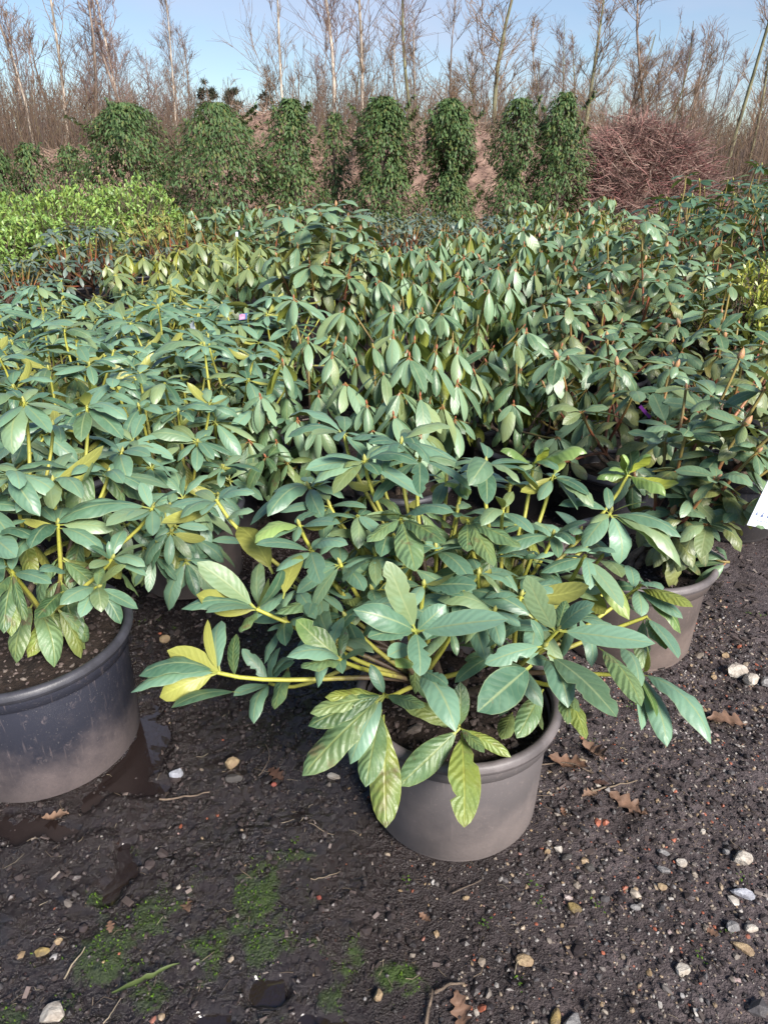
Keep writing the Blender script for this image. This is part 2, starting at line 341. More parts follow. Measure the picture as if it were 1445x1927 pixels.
def island_mat(name, stops, rough=0.7, spec=0.4, bump=0.5, scale=80):
    m, N, L, b = newmat(name); k = NB(N, L); geo = k.n('ShaderNodeNewGeometry'); tc = k.n('ShaderNodeTexCoord').outputs['Object']
    oi = k.n('ShaderNodeObjectInfo'); r = k.math('FRACT', k.math('ADD', geo.outputs['Random Per Island'], oi.outputs['Random']))
    c = k.ramp(r, *stops); nz = k.noise(scale, 4, 0.6, tc)
    c = k.mix(k.step(nz, 0.3, 0.75), c, k.mix(0.5, c, (0.03, 0.025, 0.02)))
    k.set(b.inputs['Base Color'], c); b.inputs['Roughness'].default_value = rough; b.inputs['Specular IOR Level'].default_value = spec
    k.set(b.inputs['Normal'], k.bump(nz, bump, 0.004)); return m
M['gravel'] = island_mat('gravel_mixed', [(0, (0.05, 0.047, 0.05)), (0.3, (0.11, 0.10, 0.10)), (0.52, (0.24, 0.20, 0.16)), (0.68, (0.32, 0.22, 0.12)), (0.80, (0.42, 0.39, 0.35)), (0.9, (0.36, 0.34, 0.33)), (0.94, (0.36, 0.11, 0.06)), (1, (0.30, 0.09, 0.05))], 0.5)
M['crumb'] = island_mat('soil_crumbs', [(0, (0.014, 0.011, 0.012)), (0.6, (0.036, 0.028, 0.028)), (1, (0.062, 0.047, 0.045))], 0.4)
M['chip'] = island_mat('bark_chips', [(0, (0.028, 0.020, 0.018)), (0.6, (0.085, 0.062, 0.056)), (0.9, (0.16, 0.12, 0.11)), (1, (0.25, 0.21, 0.18))], 0.7, scale=60)
M['moss'] = island_mat('moss_green', [(0, (0.030, 0.070, 0.007)), (0.6, (0.070, 0.15, 0.010)), (1, (0.12, 0.22, 0.016))], 0.8, 0.2)
M['litter'] = island_mat('dead_leaf', [(0, (0.075, 0.040, 0.030)), (0.4, (0.15, 0.075, 0.045)), (0.75, (0.24, 0.15, 0.10)), (1, (0.30, 0.11, 0.05))], 0.55, scale=35)
M['twigm'] = island_mat('dead_twig', [(0, (0.07, 0.05, 0.04)), (0.5, (0.20, 0.15, 0.10)), (1, (0.36, 0.30, 0.21))], 0.75)
M['brush'] = island_mat('brushwood', [(0, (0.14, 0.08, 0.07)), (0.3, (0.26, 0.15, 0.13)), (0.55, (0.34, 0.22, 0.18)), (0.75, (0.36, 0.14, 0.13)), (1, (0.50, 0.39, 0.31))], 0.85, scale=8)
M['dry'] = island_mat('dry_stalks', [(0, (0.20, 0.13, 0.09)), (0.4, (0.36, 0.24, 0.17)), (0.75, (0.48, 0.35, 0.26)), (1, (0.32, 0.18, 0.14))], 0.85, scale=6)
M['thick'] = island_mat('undergrowth_twigs', [(0, (0.10, 0.066, 0.045)), (0.4, (0.175, 0.110, 0.07)), (0.7, (0.11, 0.083, 0.077)), (0.9, (0.20, 0.13, 0.075)), (1, (0.17, 0.14, 0.075))], 0.85, scale=4)
M['birch'] = simple('birch_bark', (0.42, 0.35, 0.28), 0.8, 0.4, 3.0, 0.3)
M['alder'] = simple('brown_bark', (0.22, 0.165, 0.13), 0.85, 0.4, 3.0, 0.3)
M['mossbark'] = simple('greenish_bark', (0.17, 0.16, 0.09), 0.85, 0.4, 3.0, 0.3)
M['twig_purple'] = simple('birch_twigs', (0.19, 0.125, 0.105), 0.85, 0.3, 2.0)
M['twig_brown'] = simple('brown_twigs', (0.215, 0.140, 0.088), 0.85, 0.3, 2.0)
M['heap'] = simple('compost_brown', (0.27, 0.18, 0.14), 0.95, 0.5, 3.0, 1.0, col2=(0.13, 0.08, 0.065), bscale=9)
M['pine'] = island_mat('pine_needles', [(0, (0.035, 0.045, 0.025)), (1, (0.085, 0.085, 0.05))], 0.7)
def water_mat():
    m, N, L, b = newmat('muddy_water'); k = NB(N, L); tc = k.n('ShaderNodeTexCoord').outputs['Object']
    b.inputs['Base Color'].default_value = (0.017, 0.0115, 0.0105, 1); b.inputs['Roughness'].default_value = 0.06; b.inputs['IOR'].default_value = 1.33; b.inputs['Coat Weight'].default_value = 1.0; b.inputs['Coat Roughness'].default_value = 0.03; b.inputs['Coat IOR'].default_value = 1.6; b.inputs['Specular IOR Level'].default_value = 0.9
    k.set(b.inputs['Normal'], k.bump(k.noise(30, 3, 0.55, tc), 0.30, 0.012)); return m
M['water'] = water_mat()
M['stone'] = {}
def stone_mat(key, c, c2):
    M['stone'][key] = simple('stone_' + key, c, 0.6, 0.3, 45, 0.5, col2=c2)
stone_mat('white', (0.50, 0.46, 0.40), (0.32, 0.27, 0.22)); stone_mat('blue', (0.40, 0.41, 0.45), (0.24, 0.24, 0.27))
stone_mat('grey', (0.27, 0.26, 0.25), (0.15, 0.14, 0.14)); stone_mat('tan', (0.38, 0.28, 0.16), (0.22, 0.15, 0.09))
stone_mat('dark', (0.075, 0.068, 0.062), (0.04, 0.035, 0.033)); stone_mat('ochre', (0.28, 0.20, 0.07), (0.12, 0.09, 0.05)); stone_mat('red', (0.28, 0.075, 0.05), (0.15, 0.04, 0.03))
M['white_plastic'] = simple('label_plastic', (0.62, 0.66, 0.74), 0.35, 0.08, 8)
M['ink'] = simple('label_ink', (0.12, 0.16, 0.30), 0.5, 0.1); M['pink'] = simple('label_pink', (0.55, 0.13, 0.26), 0.4, 0.3, 60, col2=(0.62, 0.36, 0.45))
M['bluep'] = simple('label_blue', (0.06, 0.11, 0.22), 0.4, 0.2); M['redp'] = simple('label_red', (0.55, 0.05, 0.04), 0.4, 0.2); M['purple'] = simple('label_purple', (0.22, 0.05, 0.30), 0.4, 0.2); M['cream'] = simple('label_cream', (0.6, 0.52, 0.3), 0.4, 0.1)

# ------------------------------------------------------------------ pots: where they stand
POTS = {'hero': (0.172, 1.29), 'left': (-0.92, 1.475), 'right': (0.81, 1.97)}

# ------------------------------------------------------------------ ground sheet
PUD = [(262, 1410, 0.10, 0.15, 'rippled puddle beside the large black pot'), (80, 1560, 0.22, 0.035, 'dark muddy puddle in front of the large black pot'),
       (225, 1640, 0.028, 0.10, 'narrow muddy runnel beside the moss'), (492, 1862, 0.032, 0.028, 'small clear puddle at the edge of the moss'),
       (395, 1915, 0.05, 0.02, 'puddle at the bottom edge below the moss'), (598, 1918, 0.04, 0.014, 'shallow puddle at the bottom edge right of the moss')]
PUDW = [(atZ(x, y)[:2], a, b) for x, y, a, b, _ in PUD]
MOSS = [(270, 1745, .075, .06, 1), (225, 1800, .06, .05, 1), (430, 1690, .13, .08, .8), (420, 1790, .12, .07, .9), (330, 1870, .07, .04, .9), (60, 1905, .07, .03, .9), (75, 1830, .04, .03, .8), (520, 1900, .04, .025, .9), (620, 1810, .06, .05, .75), (600, 1880, .05, .03, .85), (745, 1850, .05, .03, .8), (560, 1600, .08, .04, .55), (200, 1690, .03, .03, .8), (250, 1600, .02, .02, .6)]
MOSSW = [(atZ(x, y)[:2], a, b, s) for x, y, a, b, s in MOSS]
def moss_mask(X, Y):
    m = np.zeros_like(X)
    for c, a, b, s in MOSSW: m = np.maximum(m, s * np.exp(-(((X - c[0]) / a) ** 2 + ((Y - c[1]) / b) ** 2) * 0.55))
    return np.clip(m * np.clip(2.6 * (fbm(X * 20, Y * 20, 5) - .30), 0, 1.6), 0, 1)
def pud_depth(X, Y):
    d = np.zeros_like(X)
    for c, a, b in PUDW:
        q = np.sqrt(((X - c[0]) / a) ** 2 + ((Y - c[1]) / b) ** 2) + 2.6 * (fbm(X * 16, Y * 16, 3, 5) - 0.5)
        d = np.maximum(d, np.clip(1.35 - q, 0, 1))
    return d
def gheight(X, Y):
    near = np.clip(1.3 - (np.hypot(X, Y) - 3) / 6, 0.25, 1)
    h = (fbm(X * 2.2, Y * 2.2, 1, 3) - 0.5) * 0.05
    h = h + (fbm(X * 16, Y * 16, 2, 3) - 0.5) * 0.022 + np.abs(fbm(X * 55, Y * 55, 4, 3) - 0.5) * 0.018 * (0.55 + 0.9 * vnoise(X * 6, Y * 6, 9))
    h = h * near
    h = h + moss_mask(X, Y) * 0.008 * (0.6 + vnoise(X * 90, Y * 90, 8))
    for x, y in POTS.values():
        k = np.clip(1.25 - np.hypot(X - x, Y - y) / 0.26, 0, 1); h = h * (1 - np.minimum(1, k * 5)) - 0.001 * k
    p = pud_depth(X, Y)
    for x, y in POTS.values(): p = p * np.clip((np.hypot(X - x, Y - y) - .20) / .03, 0, 1)
    return h * (1 - 0.8 * p) - p * 0.026
def gz(x, y): return float(gheight(np.array([x], float), np.array([y], float))[0])
def axis_lines(lo, hi, step, far_lo, far_hi, grow):
    a = list(np.arange(lo, hi, step)); s = step; v = a[-1]
    while v < far_hi: s *= grow; v += s; a.append(v)
    s = step; v = a[0]; pre = []
    while v > far_lo: s *= grow; v -= s; pre.append(v)
    return np.array(pre[::-1] + a)
gx = axis_lines(-1.15, 1.3, 0.0078, -700, 700, 1.09); gy = axis_lines(0.50, 2.05, 0.0078, -60, 1200, 1.055)
GX, GY = np.meshgrid(gx, gy); nx, ny = len(gx), len(gy)
GZ = gheight(GX, GY)
idx = np.arange(nx * ny).reshape(ny, nx)
gq = np.stack([idx[:-1, :-1], idx[:-1, 1:], idx[1:, 1:], idx[1:, :-1]], -1).reshape(-1, 4)
fx, fy = GX.ravel(), GY.ravel()
dry = np.clip((fx * 1.0 + 0.10 + 0.55 * (fbm(fx * 3, fy * 3, 21) - 0.5)) / 0.55, 0, 1) * np.clip(1.5 - (fy - 1.5) / 1.2, 0.25, 1)
wet = np.clip(np.maximum(pud_depth(GX, GY).ravel() * 1.2, np.clip(0.55 - fx * 0.9 + 0.9 * (fbm(fx * 4, fy * 4, 31) - 0.6), 0, 0.75)), 0, 1) * np.clip(2.5 - fy * 0.7, 0, 1) * np.clip((fx + 2.2) / 1.0, 0.1, 1)
far = np.clip((np.hypot(fx, fy) - 12) / 8, 0, 1)
ground = obj('ground', mesh_np('ground', np.stack([fx, fy, GZ.ravel()], 1), [gq], M['ground'], True, attrs={'dry': dry, 'wet': wet, 'moss': moss_mask(GX, GY).ravel(), 'far': far}))
tag(ground, kind='structure')
for pi_, ((c, a, b), (_, _, _, _, lab)) in enumerate(zip(PUDW, PUD)):
    t = np.linspace(0, 2 * math.pi, 40, endpoint=False); rr = 1.55 + 0.12 * np.sin(t * 3 + c[0] * 9)
    V = np.stack([c[0] + a * rr * np.cos(t), c[1] + b * rr * np.sin(t), np.full(40, 0.0)], 1); V = np.vstack([V, [[c[0], c[1], 0.0]]])
    T = np.array([(i, (i + 1) % 40, 40) for i in range(40)])
    V[:, :2] -= c
    p = obj('puddle', mesh_np('puddle', V, [T], M['water']), loc=(c[0], c[1], -0.0115 - .0007 * (pi_ % 3))); tag(p, lab, kind='structure')

# gravel, soil crumbs, bark chips, moss: uncountable
ico = bmesh.new(); bmesh.ops.create_icosphere(ico, subdivisions=1, radius=1.0)
IV = np.array([v.co[:] for v in ico.verts]); IT = np.array([[v.index for v in f.verts] for f in ico.faces])
bmesh.ops.create_icosphere(ico, subdivisions=3, radius=1.0); ico.free()
def rocks(name, X, Y, S, mat, flat=0.6, sink=0.35, label=None, smooth=False, zfun=None):
    n = len(X); nv = len(IV)
    jit = 1 + RNG.normal(0, 0.16, (n, nv, 1)); sc = np.stack([S, S * RNG.uniform(0.55, 1, n), S * flat * RNG.uniform(0.6, 1.1, n)], 1)
    V = IV[None] * jit * sc[:, None]; a = RNG.uniform(0, 6.28, n); ca, sa = np.cos(a)[:, None], np.sin(a)[:, None]
    x = V[..., 0] * ca - V[..., 1] * sa; y = V[..., 0] * sa + V[..., 1] * ca
    tl = RNG.normal(0, 0.25, (n, 1)); z = V[..., 2] + x * tl
    Z = (zfun(X, Y) if zfun else gheight(X, Y)) + sc[:, 2] * (1 - 2 * sink)
    V = np.stack([x + X[:, None], y + Y[:, None], z + Z[:, None]], -1).reshape(-1, 3)
    return mesh_np(name, V, [rep(IT, nv, n)], mat, smooth)
def potfree(X, Y, pad=0.0):
    ok = np.ones(len(X), bool)
    for (x, y), r in zip(POTS.values(), (0.205, 0.215, 0.205)): ok &= np.hypot(X - x, Y - y) > r + pad
    return ok
def scatter(n, x0, x1, y0, y1, dens):
    X = RNG.uniform(x0, x1, n * 6); Y = RNG.uniform(y0, y1, n * 6); k = (RNG.uniform(0, 1, n * 6) < dens(X, Y)) & potfree(X, Y)
    return X[k][:n], Y[k][:n]
dz = lambda X, Y: np.clip((X + 0.12 + 0.5 * (fbm(X * 3, Y * 3, 21) - 0.5)) / 0.5, 0.05, 1) * np.clip(1.2 - 0.8 * pud_depth(X, Y), 0.05, 1) * (0.4 + vnoise(X * 5, Y * 5, 44))
X, Y = scatter(7500, -0.95, 1.25, 0.52, 2.2, dz)
g1 = obj('gravel', rocks('gravel', X, Y, RNG.lognormal(math.log(0.0030), 0.52, len(X)), M['gravel'])); tag(g1, 'small mixed gravel pressed into the dark soil', kind='stuff')
dz2 = lambda X, Y: np.clip(1 - 0.95 * pud_depth(X, Y) - 0.7 * moss_mask(X, Y), 0.02, 1) * (0.3 + vnoise(X * 4, Y * 4, 54))
X, Y = scatter(12000, -1.2, 1.3, 0.52, 2.6, dz2)
g2 = obj('soil_crumbs', rocks('soil_crumbs', X, Y, RNG.lognormal(math.log(0.0048), 0.4, len(X)), M['crumb'], 0.7)); tag(g2, 'dark crumbs of wet soil over the ground', kind='stuff')
def chips(n, x0, x1, y0, y1, size, name, lab, dens=None):
    X, Y = scatter(n, x0, x1, y0, y1, dens or (lambda X, Y: np.full(len(X), 0.9)))
    n = len(X); TV = np.array([(-.5, -.5, 0), (.5, -.5, 0), (.6, .5, 0), (-.4, .5, 0), (-.4, -.4, .16), (.4, -.45, .16), (.5, .42, .16), (-.35, .4, .16)])
    TQ = np.array([(0, 3, 2, 1), (4, 5, 6, 7), (0, 1, 5, 4), (1, 2, 6, 5), (2, 3, 7, 6), (3, 0, 4, 7)])
    D = RNG.normal(size=(n, 3)) * (1, 1, 0.22); U = np.tile([[0, 0, 1.0]], (n, 1)) + RNG.normal(0, 0.25, (n, 3))
    s = RNG.lognormal(math.log(size), 0.45, n); Mx = frames(D, U) * np.stack([s * RNG.uniform(.25, .6, n), s, s * .7], 1)[:, None, :]
    P = np.stack([X, Y, gheight(X, Y) + 0.002], 1)
    return tag(obj(name, mesh_np(name, place(TV, Mx, P), [rep(TQ, 8, n)], M['chip'], False)), lab, kind='stuff')
chips(6500, -2.4, 2.4, 1.9, 5.2, 0.022, 'bark_mulch', 'dark bark mulch between the pots')
chips(700, -1.0, 1.2, 0.55, 1.9, 0.010, 'plant_litter', 'scraps of bark and dead leaf trodden into the soil')
n = 26000; X = RNG.uniform(-1.0, 0.5, n); Y = RNG.uniform(0.5, 1.3, n); k = RNG.uniform(0.15, 1.0, n) < moss_mask(X, Y); X, Y = X[k][:9000], Y[k][:9000]; n = len(X)
TV = np.array([(-.5, 0, 0), (.5, 0, 0), (0, .5, .15), (0, 0, 1.0)]); TT = np.array([(0, 1, 3), (1, 2, 3), (2, 0, 3)])
s = RNG.uniform(0.0022, 0.0055, n); Mx = frames(RNG.normal(size=(n, 3)) * (1, 1, .3), np.tile([[0, 0, 1.0]], (n, 1)) + RNG.normal(0, .35, (n, 3))) * np.stack([s, s, s * 1.3], 1)[:, None, :]
tag(obj('moss', mesh_np('moss', place(TV, Mx, np.stack([X, Y, gheight(X, Y) - 0.001], 1)), [rep(TT, 4, n)], M['moss'], False)), 'bright green moss on the wet soil', kind='stuff')
n = 420; X, Y = scatter(n, -1.0, 1.25, 0.53, 2.0, lambda X, Y: np.full(len(X), .5)); n = len(X)
a = RNG.uniform(0, 6.28, n); l = RNG.lognormal(math.log(.018), .5, n); z = gheight(X, Y) + .003
V, Q = twigs(np.stack([X, Y, z], 1), np.stack([X + np.cos(a) * l, Y + np.sin(a) * l, z + RNG.uniform(0, .006, n)], 1), .0008, .0005, .12, 2, 3)
tag(obj('twig_litter', mesh_np('twig_litter', V, [Q], M['twigm'])), 'fine straw and twig litter on the soil', kind='stuff')

# ------------------------------------------------------------------ background: bare trees
def bare_tree_meshes(seed, height, trunk_r, style):
    r = random.Random(seed); A = Acc(); tr = Acc(); trunk_r *= .55
    lean = (r.uniform(-.06, .06), r.uniform(-.05, .05)); npt = 9
    P = np.array([(lean[0] * height * (t ** 1.3) + .22 * math.sin(t * 5 + seed), lean[1] * height * t + .10 * math.cos(t * 4 + seed * 2), height * t) for t in np.linspace(0, 1, npt)])
    P[:, :2] -= P[0, :2]
    tr.add(*tube(P, trunk_r * (1 - np.linspace(0, 1, npt)) ** .8 + .010, 7))
    p0s, p1s, r0s, r1s = [], [], [], []
    def twig(p, q, a, b): p0s.append(p); p1s.append(q); r0s.append(a); r1s.append(b)
    nb = {'birch': 17, 'broad': 20, 'pole': 13}[style]; n2, n3 = {'birch': (8, 4), 'broad': (9, 4), 'pole': (7, 3)}[style]
    for i in range(nb):
        t = r.uniform(.14 if style != 'pole' else .4, .97); k = t * (npt - 1); j = int(min(npt - 2, k)); p = P[j] + (P[j + 1] - P[j]) * (k - j)
        az = r.uniform(0, 6.28); up = r.uniform(1.2, 3.6) if style != 'broad' else r.uniform(.8, 2.0)
        L = height * (1 - t * .75) * r.uniform(.12, .34) * (1.25 if style == 'broad' else 1)
        d = nrm((math.cos(az), math.sin(az), up)); m = 6; pts = [p]
        for s_ in range(m):
            d = nrm(d + np.array((r.gauss(0, .17), r.gauss(0, .17), .10))); pts.append(pts[-1] + d * L / m)
        br = trunk_r * .36 * (1 - t * .6)
        A.add(*tube(pts, np.linspace(br, .006, m + 1), 4))
        for s_ in range(n2):
            k2 = r.uniform(.15, .98) * m; j2 = int(min(m - 1, k2)); q = pts[j2] + (pts[j2 + 1] - pts[j2]) * (k2 - j2)
            d2 = nrm(d + np.array((r.gauss(0, .55), r.gauss(0, .55), r.uniform(-.1, .6)))); l2 = L * r.uniform(.25, .7); e = q + d2 * l2; twig(q, e, .0085, .005)
            for u_ in range(n3):
                f = r.uniform(.2, .95); q3 = q + (e - q) * f; d3 = nrm(d2 + np.array((r.gauss(0, .6), r.gauss(0, .6), r.uniform(-.35, .5)))); twig(q3, q3 + d3 * l2 * r.uniform(.3, .7), .0055, .0036)
    V, Q = twigs(p0s, p1s, np.array(r0s), np.array(r1s), .06, 2, 3, np.random.default_rng(seed)); A.add(V, Q)
    return tr, A
TREE_PROTO = []
for i, (h, tr_, st, bm, tm) in enumerate([(9.0, .085, 'birch', 'birch', 'twig_purple'), (10.0, .095, 'birch', 'birch', 'twig_brown'), (8.2, .075, 'birch', 'alder', 'twig_purple'),
                                          (8.0, .11, 'broad', 'mossbark', 'twig_brown'), (7.0, .09, 'broad', 'alder', 'twig_brown'), (11.0, .13, 'pole', 'mossbark', 'twig_purple'), (9.0, .08, 'broad', 'alder', 'twig_purple'), (8.5, .06, 'birch', 'birch', 'twig_brown'), (7.5, .07, 'broad', 'mossbark', 'twig_purple')]):
    a, b = bare_tree_meshes(100 + i, h, tr_, st); TREE_PROTO.append((a.mesh('trunk', M[bm]), b.mesh('crown', M[tm]), h))
def tree(px, Y, proto, h, label, rz=0.0, group=None):
    x = (px - W / 2) / F * (Y * CP - (4.2 - CH) * SP); tm, cm, h0 = TREE_PROTO[proto]
    e = empty('bare_tree', (x, Y, gz(x, Y) - .05), rz); q_ = h / h0; e.scale = (q_ * rnd.uniform(.8, 1.5), q_ * rnd.uniform(.8, 1.5), q_); e.rotation_euler = (rnd.gauss(0, .035), rnd.gauss(0, .035), rz)
    obj('trunk', tm, e); obj('crown', cm, e)
    tag(e, label, 'tree', group)
big = [(30, 30, 0, 9.2, 'slim bare birch nearest the left edge of the wood'), (95, 33, 1, 10.5, 'tall pale birch, second from the left edge'), (150, 31, 2, 8.8, 'bare birch leaning right of the tall pale birch at left'), (215, 34, 0, 9.0, 'bare birch above the widest evergreen on the left'),
       (262, 33, 2, 8.2, 'thin bare birch just left of the open sky gap'), (318, 32, 1, 9.0, 'spreading bare birch at the edge of the open sky gap'),
       (545, 29, 1, 10.0, 'bare birch just right of the open sky gap'), (610, 30, 0, 10.6, 'tall bare birch over the drooping evergreens, left of two tall trunks'), (668, 31, 1, 11.0, 'tall bare birch with a straight pale trunk above the slender evergreen'),
       (782, 30, 5, 8.6, 'bare tree with a straight greenish trunk between two leafy columns'), (850, 36, 4, 7.6, 'low bare tree behind the pinched evergreen column'), (955, 31, 3, 9.4, 'bare tree with a thick forked top above the paired evergreens'),
       (1110, 30, 3, 7.8, 'wide bare tree standing behind the brush pile'), (1225, 33, 4, 8.0, 'dense dark bare tree right of the brush pile'), (1320, 35, 2, 6.6, 'reddish bare tree by the right edge, left of the tall pole-like trunk'), (1398, 27, 5, 10.5, 'tall greenish trunk near the right edge'), (1440, 29, 3, 7.2, 'bare tree cut by the right edge')]
for i, (px, Y, p, h, lab) in enumerate(big): tree(px, Y, p, h, lab, i * 1.7)
k = 0
for Y0, stp, hh in ((34, 50, 4.4), (41, 43, 5.8), (50, 38, 6.8)):
    for px in np.arange(-260, 1720, stp):
        px2 = px + rnd.uniform(-16, 16); low = .78 if 335 < px2 < 490 else 1.0
        if 335 < px2 < 490 and rnd.random() < .35: continue
        tree(px2, Y0 + rnd.uniform(-3, 3), rnd.choice([0, 1, 2, 2, 3, 4, 4, 6, 6, 7, 8, 8]), hh * low * rnd.uniform(.65, 1.35), 'slender bare tree in the deeper rows of the wood', rnd.uniform(0, 6.28), 'bare trees deep in the wood')
# conifers in the gap
def pine(px, Y, h, lab):
    x = (px - W / 2) / F * (Y * CP + CH * SP); e = empty('pine_tree', (x, Y, 0)); tag(e, lab, 'tree')
    tr = Acc(); tr.add(*tube([(0, 0, 0), (.04, 0, h * .5), (0, 0, h)], [.09, .06, .012], 6)); obj('trunk', tr.mesh('trunk', M['alder']), e)
    p0, p1 = [], []; n0, n1 = [], []
    for i in range(46):
        t = rnd.uniform(.22, .99); a = rnd.uniform(0, 6.28); l = h * .30 * (1.08 - t) * rnd.uniform(.6, 1.1) + .12; z = h * t
        q = np.array((math.cos(a) * l, math.sin(a) * l, z + l * .35)); p0.append((0, 0, z)); p1.append(q)
        for j in range(44):
            f = rnd.uniform(.4, 1.0); c = np.array((0, 0, z)) * (1 - f) + q * f; d = np.array([rnd.gauss(0, 1), rnd.gauss(0, 1), rnd.gauss(.5, .8)]); n0.append(c); n1.append(c + nrm(d) * .20)
    V, Q = twigs(p0, p1, .02, .008, .05, 2, 3); obj('branches', mesh_np('branches', V, [Q], M['alder']), e)
    V, Q = twigs(n0, n1, .016, .006, .05, 1, 3); tag(obj('foliage', mesh_np('foliage', V, [Q], M['pine']), e), kind='stuff')
pine(408, 34, 4.3, 'dark bushy pine below the open sky gap, left of its pair'); pine(452, 36, 4.2, 'dark bushy pine below the open sky gap, middle one'); pine(512, 35, 4.2, 'dark bushy pine right of the open sky gap')
# undergrowth
n = 17000; Y = RNG.uniform(24, 48, n); px = RNG.uniform(-500, 1950, n); X = (px - W / 2) / F * (Y * CP + CH * SP)
hgt = (1.6 + 3.6 * fbm(X * .35, Y * .3, 61)) * RNG.uniform(.5, 1.15, n) * np.where(px > 1080, .8, 1.0)
P0 = np.stack([X, Y, np.zeros(n)], 1); P1 = P0 + np.stack([RNG.normal(0, .30, n), RNG.normal(0, .3, n), hgt], 1)
V1, Q1 = twigs(P0, P1, .015, .005, .07, 3, 3)
f = RNG.uniform(.3, .95, (n, 1)); C0 = np.repeat(P0 + (P1 - P0) * f, 2, 0); C1 = C0 + np.stack([RNG.normal(0, .30, 2 * n), RNG.normal(0, .30, 2 * n), RNG.uniform(.1, .8, 2 * n)], 1)
V2, Q2 = twigs(C0, C1, .010, .006, .08, 2, 3)
tag(obj('undergrowth', mesh_np('undergrowth', np.vstack([V1, V2]), [np.vstack([Q1, Q2 + len(V1)])], M['thick'])), 'dense brown leafless undergrowth at the foot of the wood', kind='stuff')

# compost bank and brush pile
def mound(name, cx, cy, rx, ry, h, mat, seed, res=56, power=1.0):
    u = np.linspace(-1, 1, res); U, Vv = np.meshgrid(u, u); q = np.sqrt(U ** 2 + Vv ** 2)
    n_ = fbm(U * rx * 1.1 + seed, Vv * ry * 1.1, seed, 4); Z = np.clip(np.cos(np.clip(q, 0, 1) * math.pi / 2), 0, 1) ** (.6 * power) * h * (.62 + .76 * n_) + (fbm(U * rx * 6, Vv * ry * 6, seed + 3, 3) - .5) * .22 * (q < .97)
    Z = np.where(q >= 1, -.15, Z); i = np.arange(res * res).reshape(res, res)
    Qd = np.stack([i[:-1, :-1], i[:-1, 1:], i[1:, 1:], i[1:, :-1]], -1).reshape(-1, 4)
    return mesh_np(name, np.stack([U.ravel() * rx, Vv.ravel() * ry, Z.ravel()], 1), [Qd], mat), (U, Vv, Z)
def heap(name, lab, cat, cx, cy, rx, ry, h, seed, nst, smat, arch):
    e = empty(name, (cx, cy, 0)); tag(e, lab, cat); me, (U, Vv, Z) = mound('heap_body', cx, cy, rx, ry, h, M['heap'], seed); obj('heap_body', me, e)
    ii = RNG.choice(np.flatnonzero(Z.ravel() > .12), nst); P = np.stack([U.ravel()[ii] * rx, Vv.ravel()[ii] * ry, Z.ravel()[ii] - .05], 1)
    P[:, :2] += RNG.normal(0, .06, (nst, 2)); out = P * (1 / rx, 1 / ry, 0)
    d = RNG.normal(size=(nst, 3)) * (.9, .9, .35) + out * .6 + np.array((0, -.15, .20)); d /= np.linalg.norm(d, axis=1)[:, None]
    e1 = P + d * RNG.uniform(.25, arch, (nst, 1)); V, Q = twigs(P, e1, .010, .004, .10, 3, 3)
    ff = RNG.uniform(.3, .8, (nst, 1)); b0 = P + (e1 - P) * ff; V2, Q2 = twigs(b0, b0 + (d + RNG.normal(0, .5, (nst, 3))) * RNG.uniform(.1, arch * .5, (nst, 1)), .006, .003, .08, 2, 3); Q = np.vstack([Q, Q2 + len(V)]); V = np.vstack([V, V2])
    tag(obj('dead_stems', mesh_np('dead_stems', V, [Q], M[smat]), e), kind='stuff')
heap('brush_pile', 'big heap of reddish cut brushwood right of the leafy columns', 'brush pile', 4.85, 14.8, 1.42, 1.3, 1.95, 5, 5200, 'brush', .62)
heap('compost_heap', 'pinkish brown heap of dead plants glimpsed between the middle leafy columns', 'compost heap', .9, 17.6, 3.6, 1.6, 2.2, 8, 2600, 'dry', .55)
heap('compost_heap', 'brown heap of dead stems behind the slender evergreen at centre left', 'compost heap', -2.6, 17.8, 2.4, 1.4, 2.1, 9, 1700, 'dry', .55)
heap('dead_grass_bank', 'tan bank of dead grass behind the short evergreens on the left', 'grass bank', -7.2, 19.0, 3.4, 1.5, 1.6, 12, 2200, 'dry', .5)
heap('brush_pile', 'low outlier of brushwood trailing right towards the tall trunks', 'brush pile', 6.5, 15.6, .9, .8, .55, 15, 900, 'brush', .6)

